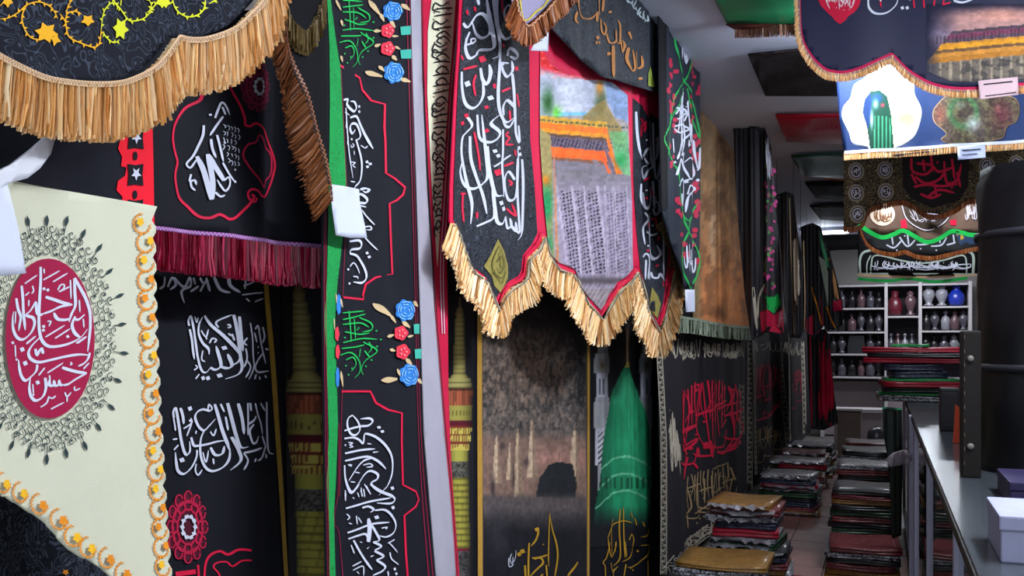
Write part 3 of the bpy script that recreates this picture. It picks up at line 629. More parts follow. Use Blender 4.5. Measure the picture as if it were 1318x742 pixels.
# ------------------------------------------------------------------ middle of the left wall
def each(sh, name, polys, m, layer=1, parent=None, off=0.0):
    for p in polys: sh.strokes(name, [p], m, layer, parent, off)
def scribble(q, rnd, n, w, nib=NIB, dots=.5):
    """strokes in the manner of stacked calligraphy inside a four-cornered field"""
    tl, tr, br, bl = [np.array(p, float) for p in q]
    def at(a, b):
        p = (tl * (1 - a) + tr * a) * (1 - b) + (bl * (1 - a) + br * a) * b; return (p[0], p[1])
    R = []
    for i in range(n):
        u = (i + .5) / n + rnd.uniform(-.3, .3) / n; k = rnd.random()
        if k < .45:
            t0, t1 = rnd.uniform(0, .2), rnd.uniform(.55, .95); R.append(pen([at(u, t0), at(u + rnd.uniform(-.03, .03), (t0 + t1) / 2), at(u + rnd.uniform(-.05, .05), t1)], w, nib, .5))
        elif k < .85:
            h = rnd.uniform(.06, .13); y0 = rnd.uniform(.3, .7); R.append(pen([at(u + h, y0 - .15), at(u + h * .9, y0 + .12), at(u, y0 + .26), at(u - h * .9, y0 + .1), at(u - h, y0 - .1)], w, nib, .5))
        else:
            y0 = rnd.uniform(.2, .8); R.append(pen([at(u - .1, y0 + .08), at(u, y0), at(u + .12, y0 - .06)], w, nib, .5))
        if rnd.random() < dots: R.append(dia(*at(min(.97, max(.03, u + rnd.uniform(-.05, .05))), rnd.uniform(.1, .95)), w * .6))
    return R
M_BLUEF = mat('blue_rose_print', '#2f7fd0', var=.3, scale=180); M_CORAL = mat('coral_flower_print', '#e0354a', var=.3, scale=180)
M_LEAF = mat('beige_leaf_print', '#cdb48a', var=.2, scale=90); M_TEAL = mat('teal_print', '#3fae9c', var=.15)
def flower(cx, cy, rx, ry, n=7): return [(cx + rx * (1 + .08 * math.cos(n * a)) * math.cos(a), cy + ry * (1 + .08 * math.cos(n * a)) * math.sin(a)) for a in np.linspace(0, 2 * math.pi, 36, endpoint=False)]
# --- G: black banner with the green band and red cartouches
s = Sheet('cartouche_banner', 'tall black banner with green edge band, red cartouches and vertical white calligraphy', 'banner', (-1.24, 1.6), (-1.06, 3.4), base=(490, 880), amp=.006, lam=.3, ph=.6)
G_R = [(525, -60), (526, 0), (530, 130), (534, 230), (541, 400), (547, 560), (560, 742), (570, 900)]
G_L = [(413, -60), (413, 0), (412, 200), (411, 400), (413, 560), (416, 742), (420, 900)]
s.cloth('cloth', G_L + G_R[::-1], mat('navy_black_cloth', '#171821', rough=.75, spec=.15, var=.1), grid=12)
z1 = crop(400, 0, 600, 190, 781); z2 = crop(400, 180, 600, 380, 742); z3 = crop(400, 360, 620, 560, 816); z4 = crop(400, 540, 620, 742, 808)
gl = [(417, -60), (418, 0), (421, 60), (421.5, 130), (420, 220), (418, 300), (416.5, 360), (412.5, 410), (416, 470), (419, 560), (416, 620), (418, 660), (420, 742), (424, 900)]
gr = [(421, -60), (423, 0), (430, 50), (436, 85), (441, 180), (444.5, 230), (441, 300), (433, 370), (430, 410), (432, 470), (435, 545), (432, 615), (428, 660), (431, 742), (434, 900)]
M_GBAND = mat('green_band_print', '#0f9a48', kind='damask', col2='#0a6a34', pscale=55, width=.1, var=.15)
s.polys('band_print', [gl + gr[::-1]], M_GBAND, 1, 10)
LN = []
for dx, w in ((1.5, .9), (4, 1.1)): LN.append(pen([(x + dx, y) for x, y in G_L], w, None, taper=None, step=20))
for dx, w in ((-2.5, 1.1), (-6.5, 1.4)): LN.append(pen([(x + dx, y) for x, y in G_R], w, None, taper=None, step=20))
LN.append(pen(z4([(135, 20), (132, 330), (108, 440), (110, 500), (136, 542), (158, 760)]), 1.2, None, taper=None))
LN.append(pen([(441, 500), (438, 640)], 1, None, taper=None)); LN.append(pen([(437, 90), (445, 240)], .9, None, taper=None)); LN.append(pen([(444, 300), (441, 382)], .9, None, taper=None))
s.strokes('line_print', LN, M_MAROON, 1)
C1 = z1([(140, 330), (255, 390), (270, 450), (310, 505), (365, 525)]) + z1([(362, 640)]) + z2([(348, 0), (350, 160), (392, 185), (440, 228), (432, 262), (402, 290), (366, 306), (370, 450), (378, 642)]) + z2([(310, 658), (272, 690), (258, 742)]) + z3([(262, 95), (155, 85)])
C2 = z3([(150, 535), (290, 535), (310, 590), (355, 622), (430, 638)]) + z4([(425, 100), (432, 310), (498, 342), (516, 380), (496, 415), (440, 455), (448, 640), (470, 900)])
def sharp(p): return [pen(p, 2.6, None, taper=None, curve=False)]
s.strokes('cartouche_print', sharp(C1) + sharp(C2), M_RED, 1)
zJ = crop(430, 120, 530, 250, 571); zK = crop(430, 240, 530, 390, 495); zL = crop(430, 520, 540, 640, 680); zM = crop(430, 625, 540, 742, 698)
T1 = calli(zJ, [[(55, 52), (85, 48), (80, 85), (108, 118), (140, 135), (162, 105), (142, 66), (105, 62)], [(105, 182), (162, 172), (200, 230), (245, 318), (288, 408)], [(150, 270), (122, 298), (105, 262), (118, 228), (165, 232), (200, 298), (192, 332), (158, 345)], [(158, 342), (182, 400), (206, 470), (214, 550), (198, 642), (150, 690), (132, 740)]], 3.6, [(190, 98), (190, 135), (252, 505), (255, 540), (272, 520), (118, 340, .8)], 2.2, nib=math.radians(-60))
T1 += calli(zJ, [[(205, 382), (242, 402), (256, 385)], [(125, 372), (140, 385), (118, 400), (112, 380)], [(140, 425), (142, 455)], [(110, 508), (152, 512), (128, 530), (156, 550)], [(112, 650), (152, 655)], [(72, 110), (85, 300), (100, 450), (130, 625)], [(200, 712), (245, 702), (270, 708), (255, 728), (222, 718)], [(78, 200), (75, 260)], [(90, 320), (85, 380)], [(65, 140), (100, 165)]], 1.5, nib=None)
T1 += calli(zK, [[(130, 62), (180, 50), (218, 80), (208, 106), (148, 100)], [(92, 352), (162, 345), (182, 370), (165, 396), (102, 405), (96, 438)], [(98, 430), (150, 448), (200, 518), (214, 580), (185, 614), (118, 610)]], 3.4, [(218, 425), (230, 450), (92, 620, .8), (84, 530, .8)], 2.2, nib=math.radians(-60))
T1 += calli(zK, [[(172, 16), (205, 10), (226, 20), (212, 40), (190, 26)], [(172, 122), (215, 132)], [(185, 150), (215, 190), (258, 246)], [(192, 262), (235, 255), (240, 276), (212, 276)], [(188, 300), (210, 330), (272, 408)], [(95, 512), (120, 488), (150, 520), (166, 556)], [(118, 575), (152, 578), (150, 590)], [(165, 150), (150, 190)]], 1.7, nib=None)
s.strokes('lettering', T1, M_WHITE, 2)
T1 = calli(zL, [[(145, 92), (112, 115), (104, 172), (128, 236), (168, 250), (206, 210), (192, 148), (145, 92)], [(82, 216), (140, 196), (215, 180), (275, 175), (306, 145), (288, 118), (212, 122)], [(82, 278), (150, 270), (200, 288), (236, 316), (246, 250), (268, 240), (330, 268), (390, 340), (430, 430), (432, 540), (402, 640), (370, 690), (345, 728)], [(88, 396), (200, 372), (322, 360)], [(88, 456), (200, 430), (280, 424), (340, 458), (386, 518)], [(84, 490), (90, 590), (115, 670), (140, 702), (172, 670), (240, 572), (290, 536), (336, 560), (334, 600), (298, 630), (312, 662), (360, 705), (450, 750)], [(118, 612), (180, 512), (240, 455), (300, 436)]], 3.0, [(345, 188), (365, 220), (437, 672), (90, 330, .6)], 2.2, nib=math.radians(-60))
T1 += calli(zL, [[(112, 308), (146, 314), (122, 328), (148, 342), (118, 350)], [(308, 388), (342, 382)], [(142, 488), (112, 486), (140, 500)], [(236, 490), (290, 478), (304, 500), (262, 506)], [(165, 545), (205, 552)], [(130, 622), (168, 625)], [(245, 640), (295, 722)], [(212, 690), (232, 742)], [(90, 690), (96, 742)], [(270, 318), (300, 322)]], 1.6, nib=None)
T1 += calli(zM, [[(100, -20), (125, 48), (150, 60), (210, -10)], [(298, -8), (370, 50), (440, 84), (466, 116), (430, 146), (342, 145)], [(98, 190), (200, 160), (330, 125), (432, 100)], [(232, 186), (285, 174), (322, 200), (298, 222)], [(330, 206), (390, 200), (442, 250), (476, 320), (456, 382), (400, 420), (358, 412)], [(112, 390), (220, 350), (320, 315), (420, 300)], [(118, 440), (200, 410), (260, 400), (285, 430), (302, 330), (342, 400), (356, 450), (318, 462)], [(318, 464), (368, 498), (326, 532)], [(328, 538), (382, 578), (336, 612)], [(342, 614), (392, 660), (372, 702), (315, 738)], [(158, 450), (220, 560), (312, 692)]], 3.0, [(340, 262, 1.2), (450, 180, 1.2), (445, 22, 1.2), (465, 682), (480, 720)], 2.4, nib=math.radians(-60))
T1 += calli(zM, [[(284, 272), (292, 360), (282, 465)]], 5, nib=None, taper=(.5, .8))
T1 += calli(zM, [[(420, 470), (495, 548)], [(462, 440), (408, 472)], [(424, 545), (440, 602), (508, 648)], [(105, 235), (128, 262), (108, 285)], [(122, 310), (148, 318)], [(180, 250), (188, 322)], [(196, 262), (228, 312)], [(92, 60), (96, 130)], [(190, 60), (205, 100)], [(222, 20), (230, 95)], [(245, 30), (255, 100)], [(268, 5), (300, 75)], [(150, 100), (165, 112)], [(210, 462), (232, 470)], [(150, 662), (225, 622)], [(155, 695), (236, 662), (242, 740)], [(272, 520), (290, 505)], [(300, 585), (322, 572)], [(140, 490), (165, 560)], [(370, 350), (405, 340), (395, 358)], [(185, 705), (205, 725)], [(410, 700), (415, 742)]], 1.6, nib=None)
s.strokes('lettering', T1, M_WHITE, 2)
AB = 'السلام علیک'; AC = 'یا ابا عبدالله'
def vq(x0, y0, x1, y1, k=0): return ((x0, y1), (x0, y0), (x1, y0 + k), (x1, y1 + k))
GS = [[(150, 192), (205, 180), (268, 165)], [(152, 302), (200, 290), (260, 282), (312, 286)], [(178, 150), (186, 230), (190, 300)], [(205, 188), (212, 285)], [(235, 182), (288, 206), (292, 240), (250, 252)], [(138, 362), (190, 350), (232, 390), (236, 440), (205, 472)], [(255, 298), (312, 340), (262, 392), (244, 430), (256, 456)], [(150, 215), (240, 208), (282, 228)], [(145, 330), (215, 322), (262, 312)], [(160, 250), (235, 262), (285, 255)], [(262, 340), (285, 372)], [(165, 385), (200, 372), (215, 405), (190, 440)], [(240, 330), (232, 372)], [(150, 160), (262, 150)], [(282, 300), (292, 330), (278, 352)]]
GD = [(310, 245), (325, 287), (312, 320), (292, 385), (230, 232), (165, 412), (178, 455), (195, 425), (222, 240), (160, 278), (268, 415)]
M_EMER = mat('emerald_print', '#16b352', var=.1)
s.strokes('green_lettering', calli(z3, GS, 1.9, GD, 1.3, nib=math.radians(-60), step=2), M_EMER, 2)
def top_(pts): return [(x - 3 - (y - 440) * .02, y - 400 + (x - 460) * .1, *q) for x, y, *q in z3(pts)]
s.strokes('green_lettering', calli(top_, GS, 1.9, GD, 1.3, nib=math.radians(-60), step=2), M_EMER, 2)
each(s, 'rose_print', [flower(502.5, 15, 11.5, 12.5), flower(503.7, 94, 12, 13.5), flower(518.6, 400, 13, 13.5), flower(525, 483, 13.5, 14), flower(434.5, 392, 3.5, 13), flower(433, 486, 3, 13)], M_BLUEF, 2)
each(s, 'flower_print', [flower(496, 40, 8, 9, 5), flower(496, 63, 8.5, 9, 5), flower(512, 429, 9.5, 9, 5), flower(514.6, 453, 9.5, 9.5, 5), flower(431, 430, 3.4, 9, 5), flower(432, 453, 3.4, 9, 5)], M_CORAL, 3)
each(s, 'tile_print', [[(512, 35), (524, 34), (524, 45), (513, 46)], [(512, 65), (525, 64), (525, 76), (513, 76)], [(530, 418), (541, 417), (541, 430), (531, 430)], [(532, 450), (544, 449), (544, 462), (533, 462)]], M_TEAL, 2)
PT = []
for x, y, rx_, ry_ in ((502.5, 15, 11.5, 12.5), (503.7, 94, 12, 13.5), (518.6, 400, 13, 13.5), (525, 483, 13.5, 14)):
    for q in (.3, .58, .84):
        for k in range(5 if q > .4 else 3):
            a0 = k * 2 * math.pi / (5 if q > .4 else 3) + q * 5; PT.append(pen([(x + rx_ * q * math.cos(a0 + t), y + ry_ * q * math.sin(a0 + t)) for t in (0, .35, .7, 1.0)], 1.1, None, taper=(.3, .3), step=2))
s.strokes('petal_print', PT, mat('pale_blue_print', '#8cc4ee'), 4)['kind'] = 'stuff'
PT = [dia(x + 4 * math.cos(a), y + 4.5 * math.sin(a), 1.3) for x, y in ((496, 40), (496, 63), (512, 429), (514.6, 453)) for a in (0, 1.25, 2.5, 3.75, 5)]
s.strokes('petal_print', PT, mat('pink_petal_print', '#f2a0a8'), 5)['kind'] = 'stuff'
LF = []
for a, b, w in (((476, 0), (488, 20), 5), ((488, 18), (492, 28), 4), ((500, 27), (506, 36), 5), ((513, 6), (523, 14), 5), ((481, 40), (489, 40), 4), ((482, 60), (488, 57), 4), ((502, 47), (510, 47), 3), ((502, 72), (508, 78), 5), ((472, 92), (490, 99), 6), ((486, 85), (492, 92), 4), ((512, 102), (524, 106), 5), ((506, 60), (512, 64), 3),
    ((480, 391), (500, 408), 7), ((498, 406), (506, 416), 4), ((515, 414), (525, 422), 5), ((530, 388), (538, 395), 5), ((494, 434), (503, 431), 4), ((497, 450), (505, 452), 4), ((522, 434), (530, 432), 3), ((520, 462), (528, 470), 5), ((488, 490), (508, 488), 7), ((508, 475), (513, 485), 4), ((538, 488), (545, 494), 5), ((430, 378), (434, 400), 2.5), ((437, 384), (440, 396), 2.5), ((438, 478), (441, 498), 3), ((427, 410), (428, 425), 2), ((429, 0), (436, 14), 3), ((436, 26), (438, 34), 3), ((436, 72), (438, 80), 3)):
    LF.append(pen([(*a, .2), ((a[0] * 2 + b[0]) / 3, (a[1] * 2 + b[1]) / 3, 1.1), (*b, .3)], w, None, taper=None, step=2))
each(s, 'leaf_print', LF, M_LEAF, 2)
# paper tag on the green band
t = Sheet('paper_tag', 'white paper tag pinned on the green band of the tall banner', 'tag', (-1.21, 1.6), (-1.03, 3.4), base=(442, 308), amp=.001)
t.cloth('tag_paper', z2([(68, 213), (135, 222), (212, 238), (215, 300), (236, 400), (248, 470), (172, 470), (100, 458), (85, 350)]), M_PAPER, .012, 8, .001)
# --- H: pale selvage strip and I: cream script strip banner beside it
s = wall_sheet('grey_banner', 'narrow pale grey cloth edge hanging behind the tall green-banded banner', 1.175, (575, 880), amp=.003, lam=.25)
s.cloth('cloth', [(541, -60), (545, 100), (552, 250), (560, 400), (572, 560), (588, 742), (600, 900)] + [(x + 1, y) for x, y in G_R[::-1]], mat('pale_grey_satin', '#a8a5b4', rough=.5, var=.12, spec=.4), grid=9)
s.strokes('seam', [pen([(541, -60), (545, 100), (552, 250), (560, 400), (572, 560), (588, 742), (600, 900)], 1.2, None, taper=None, step=20)], M_INK, 2)
s = wall_sheet('script_banner', 'banner edge with cream strip of black script between crimson stripes', 1.185, (585, 880), amp=.003, lam=.3)
L_ = [(541, -60), (545, 100), (552, 250), (560, 400), (572, 560), (588, 742), (600, 900)]
s.cloth('cloth', L_ + [(605, 900), (592, 742), (582, 600), (578, 500), (576, 330), (580, 180), (588, 60), (598, -60)], mat('crimson_cloth', '#c3123f', var=.12), grid=10)
s.polys('cream_strip', [[(556, -60), (589, -60), (587, 0), (583, 60), (577, 120), (571, 200), (566, 280), (562, 345), (558, 300), (553, 230), (548, 120), (549, 40), (554, 0)]], mat('cream_print', '#dcdcc0', var=.06), 1, 8)
W_ = []
for dx in (3.5, 9.5): W_.append(pen([(587 + dx, -60), (587 + dx, 0), (583 + dx, 60), (577 + dx * .8, 120), (571 + dx * .8, 200), (566 + dx * .7, 280), (563 + dx * .6, 345), (566 + dx * .5, 430)], .9, None, taper=None, step=10))
s.strokes('line_print', W_, M_WHITE, 2)
zU = crop(540, 0, 600, 100, 445); rr = random.Random(21); IK = []
y = -10.0
while y < 300:
    f = y / 345; xl = 552 - 3 * math.sin(f * 3) + 6 * f; xr = 583 - 19 * f; wd = xr - xl; k = rr.random()
    if k < .4: IK.append(pen([(xl + wd * .15, y + 2), (xl + wd * .5, y), (xr, y - 1 + rr.uniform(-2, 2))], 2.0, None, taper=(.5, .6)))
    elif k < .75: IK.append(pen([(xl + wd * .8, y - 3), (xl + wd * .45, y + 3), (xl + wd * .2, y - 1), (xl + wd * .1, y + 8), (xl + wd * .4, y + 11)], 2.0, None, taper=(.5, .6)))
    else: IK.append(pen([(xr - 1, y + 6), (xl + wd * .6, y - 2), (xl + wd * .3, y + 4), (xl + wd * .5, y + 8)], 2.0, None, taper=(.5, .6)))
    IK.append(dia(xl + wd * rr.uniform(.1, .9), y + 6, 1.1)); IK.append(pen([(xl + wd * .6, y + 5), (xl + wd * .85, y + 9)], .9, None)); y += rr.uniform(6, 9)
s.strokes('lettering', IK, M_INK, 2)
# --- J: lower picture banner with minaret, camp scene and green dome
s = wall_sheet('picture_banner', 'tall black picture banner with gold minaret, desert camp and green dome panels', 1.40, (700, 860), amp=.006, lam=.5, ph=.4)
s.cloth('cloth', [(566, 250), (866, 250), (858, 764), (700, 840), (572, 960)], M_BLACK, grid=16)
def fn(X, Y):
    c = Canvas(X, Y, '#16171f'); minaret(c, lambda y: 590 + (y - 480) * .008, 384, 1.0, tone=1.05); return c.C
s.paint('minaret_print', [(569, 380), (613, 380), (612, 540), (610, 810), (576, 810), (570, 520)], fn, M_PAINT, 1, 1.6)
s.strokes('rod_print', [pen([(618, 250), (618, 500), (619, 742), (619, 880)], 5, None, taper=None, step=20), pen([(757, 250), (758, 500), (757, 742), (757, 830)], 4.6, None, taper=None, step=20)], mat('ochre_print', '#c0953f', var=.2, scale=50), 2)
def fn(X, Y):
    c = Canvas(X, Y, '#1a1a20'); n = fbm(X / 11, Y / 26, 3, 5); n2 = fbm(X / 4, Y / 9, 9, 3)
    m = np.clip((Y - 385 + 60 * (n - .5)) / 60, 0, 1) * np.clip((752 - X + (Y - 480) * .35) / 26, 0, 1)
    c.put(m, '#5f5652', .95); c.put(m * np.clip((n2 - .45) * 4, 0, 1), '#8a7568', .8); c.put(m * np.clip((.45 - n2) * 5, 0, 1), '#2f2d30', .75)
    c.put(np.exp(-((Y - 475) / 45) ** 2) * np.exp(-((X - 672) / 38) ** 2), '#8f7462', .45); c.put(np.exp(-((Y - 540) / 25) ** 2), '#77706c', .45)
    c.put(np.exp(-((X - 745) / 12) ** 2) * np.exp(-((Y - 510) / 40) ** 2), '#23262c', .7)
    lo = Y > 556
    c.put(lo * np.clip((Y - 556) / 14, 0, 1), '#8c6e62', .9); c.put(np.exp(-((Y - 592) / 14) ** 2) * (X > 680), '#b08074', .8)
    for x0, y0, y1, h in ((638, 560, 622, 6), (654, 570, 618, 5), (668, 552, 640, 6.5), (685, 540, 615, 6.5), (738, 545, 625, 7)):
        t = np.clip((Y - y0) / (y1 - y0), 0, 1); mk = (Y > y0) & (Y < y1) & (np.abs(X - x0) < h * t ** .6); c.put(mk * 1.0, '#cdb296', .95); c.put((mk & (X > x0 + 1)) * 1.0, '#6d5648', .6)
    for x0, y0, y1 in ((633, 612, 645), (661, 605, 632), (678, 590, 600), (645, 570, 580)): c.put(np.exp(-((X - x0) / 3) ** 2 - ((Y - (y0 + y1) / 2) / ((y1 - y0) / 2)) ** 2), '#3a3033', .8)
    c.P([(689, 640), (693, 615), (702, 600), (718, 595), (735, 597), (740, 625), (738, 642)], '#23262b'); c.put((Y > 634) * np.clip((Y - 634) / 8, 0, 1), '#544e50', .85)
    c.put(np.exp(-((Y - 660) / 12) ** 2), '#6a6060', .5); c.put((Y > 652) * np.clip((Y - 652) / 36, 0, 1) * (.6 + .4 * n) * 1.3, '#191a22'); c.put(np.exp(-((X - 640) / 12) ** 2 - ((Y - 690) / 30) ** 2), '#34343c', .7); c.N(.25, 2.4, 4.5, 7, 3); c.put((fbm(X / 3.2, Y / 6, 15, 3) > .57) * (Y < 555) * np.clip((Y - 400) / 50, 0, 1), '#2a2728', .5); c.put((fbm(X / 2.5, Y / 5, 25, 3) > .62) * (Y < 550) * np.clip((Y - 420) / 50, 0, 1), '#b09a8a', .4); return c.C
s.paint('camp_print', [(621, 300), (754, 300), (755, 800), (622, 800)], fn, M_PAINT, 1, 1.4)
def fn(X, Y):
    c = Canvas(X, Y, '#16171f')
    for ax, k in ((774, 1.0), (831, .9)):
        for y0, y1, h, col in ((430, 456, 6, '#8f949a'), (456, 461, 7.5, '#b0b4bb'), (461, 481, 8.8, '#9aa0a5'), (481, 512, 7, '#c3c4d4'), (512, 518, 8.5, '#a3a6b0'), (518, 552, 9.5, '#aeb0b6'), (552, 600, 7.5, '#c6c6d2'), (600, 690, 5.5, '#9a9aa2')):
            m = (Y >= y0) & (Y < y1) & (np.abs(X - ax) < h * k); c.put(m * 1.0, col); c.put((m & (X > ax + h * k * .35)) * 1.0, '#6a6c74', .5)
        c.put(((np.abs(X - ax) < 4 * k) & (Y > 488) & (Y < 508) & (np.mod(X, 5) < 2)) * 1.0, '#5b5c66'); c.G(ax, 471, 3.5, 6, '#6b5a3a', .9)
        c.put(((np.abs(X - ax) < 6 * k) & (Y > 556) & (Y < 600) & (np.mod(X + Y, 7) < 3)) * 1.0, '#4a4a54')
    L = [(802, 474), (796, 488), (790, 503), (783, 522), (778, 548), (774, 580), (771, 615), (766, 655), (763, 700)]; R = [(809, 474), (814, 488), (820, 502), (829, 528), (837, 557), (838, 600), (837, 650), (836, 700)]
    c.P(L + R[::-1], '#1d8f63'); ins = c.inpoly(L + R[::-1])
    c.put(ins * np.exp(-((X - 818) / 12) ** 2), '#35b87f', .6); c.put(ins * np.clip((790 - X) / 18, 0, 1), '#0d4f39', .75); c.put(ins * np.exp(-((Y - 498) / 20) ** 2), '#4fc296', .35)
    for i, yy in enumerate((590, 612, 634)): c.put(ins * (np.abs(Y - yy - ((X - 805) / 30) ** 2 * 14 + 2) < 1.3), '#7fd0a8', .8)
    c.put(ins * ((Y > 615) & (Y < 630) & (np.mod(X, 7) < 3)), '#0a3d2c', .7); c.put(ins * (np.mod(X, 6) < 1.2) * (Y < 590), '#157a54', .5)
    c.P([(803, 474), (806, 462), (809, 474)], '#cdbf5a'); c.put(((np.abs(X - 805.5) < 1.1) & (Y > 416) & (Y < 466)) * 1.0, '#9a7f62'); c.put(((np.abs(X - 805.5) < 2.2) & (Y > 416) & (Y < 424)) * 1.0, '#6a5a56')
    c.put((Y > 652) * np.clip((Y - 652) / 28, 0, 1), '#16171f'); c.N(.16, 3, 14, 5); return c.C
s.paint('dome_print', [(761, 405), (846, 405), (845, 705), (760, 705)], fn, M_PAINT, 1, 1.2)
zR = crop(640, 650, 850, 742, 1318)
GT = calli(zR, [[(405, 72), (396, 250), (390, 420), (394, 500)], [(404, 78), (440, 200), (476, 320), (484, 440), (455, 620)], [(250, 310), (245, 450), (246, 640)], [(272, 432), (330, 425), (385, 402)], [(288, 440), (335, 432), (350, 470), (310, 522), (255, 580)], [(222, 490), (228, 640)], [(372, 485), (378, 580)], [(318, 185), (318, 235), (300, 290), (265, 335)], [(630, 460), (560, 590)], [(350, 560), (300, 640)]], 2.1, [(205, 378, 1.8), (178, 402, 1.8), (308, 200, 1.6), (352, 320, .6)], 1.9, nib=None)
s.strokes('gold_lettering', GT, mat('bright_gold_print', '#bd9128', var=.25, scale=70), 3)
GT = calli(zR, [[(862, 640), (858, 500), (838, 468), (870, 425), (898, 300)], [(880, 262), (920, 180), (1000, 132), (1085, 150)], [(938, 120), (914, 200), (922, 420)], [(985, 36), (980, 200), (986, 420), (942, 500)], [(1010, 26), (1014, 250), (1022, 430)], [(962, 300), (950, 382), (910, 422), (888, 335), (880, 260)], [(1032, 420), (1022, 290)], [(1048, 285), (1072, 240), (1102, 270), (1090, 342), (1050, 430), (1000, 462)], [(1216, 185), (1192, 250), (1158, 262)], [(1158, 332), (1212, 330), (1200, 400), (1150, 462), (1090, 502), (1036, 505)], [(1030, 480), (1008, 620)], [(1086, 105), (1060, 60)], [(905, 470), (930, 545), (972, 500)], [(1200, 450), (1202, 620)], [(1110, 110), (1125, 170)], [(1170, 140), (1180, 180)], [(945, 520), (935, 600)]], 1.4, [(1132, 375, 1.1), (1080, 80), (1060, 510), (1090, 530)], 1.7, nib=None)
s.strokes('gold_lettering', GT, mat('bright_gold_print', '#bd9128', var=.25, scale=70), 3)
s.strokes('lettering', calli(zR, [[(95, 395), (80, 440), (95, 480)], [(110, 420), (100, 500)], [(148, 370), (140, 430), (105, 470)], [(70, 430), (75, 500), (120, 480)]], 1.3, nib=None), M_WHITE, 3)
# --- K: big hanging triptych with tan fringe
s = wall_sheet('fringed_banner', 'large scalloped banner with shrine picture, red stripes, white calligraphy and tan fringe', 1.12, (770, 440), amp=.005, lam=.4, ph=1.5)
EL = [(576, 285), (584, 300), (591, 313), (596.7, 327), (602, 340), (608, 349), (622, 360), (634.5, 397), (645, 377), (656, 368), (670, 361), (676, 352), (678, 331), (688, 317), (695, 302)]
EM = [(695, 302), (701, 320), (706.7, 333), (718, 344), (734, 351), (739, 360), (743, 372), (755, 388), (771, 408), (785, 387), (792, 377), (797, 369), (809, 360), (819, 347)]
ER = [(819, 347), (825, 371), (831, 397), (845.6, 424), (851, 408), (856, 395), (862, 371), (866, 346)]
zN = crop(580, 0, 700, 160, 556); zO = crop(580, 150, 700, 310, 556)
Kl = [(597, -60), (593, 0), (590, 60), (583, 130), (580, 180), (577, 240)]
s.cloth('cloth', Kl + EL + EM[1:] + ER[1:] + [(864, 250), (862, -60)], mat('rose_red_cloth', '#d60f45', var=.08), grid=10)
def shr(E, k): return [(x, y - k) for x, y in E]
lp = [(600, -60), (596, 0), (593, 60), (587, 130), (584, 180), (581, 240), (581, 285)] + [(588, 302), (599, 325), (609, 344), (623, 354), (634.5, 386), (645, 371), (656, 362), (668, 355), (672, 348), (674, 329), (684, 313), (689, 300), (686, 240), (682, 180), (681, 60), (683, -60)]
s.polys('side_panel', [lp], M_DAMASK, 1, 12)
rp = [(815, 126), (849, 156), (852, 250), (860, 330), (857, 366), (852, 390), (845.6, 412), (836, 394), (829, 368), (823, 346), (820, 300), (816, 220)]
s.polys('side_panel', [rp], M_DAMASK, 1, 12)
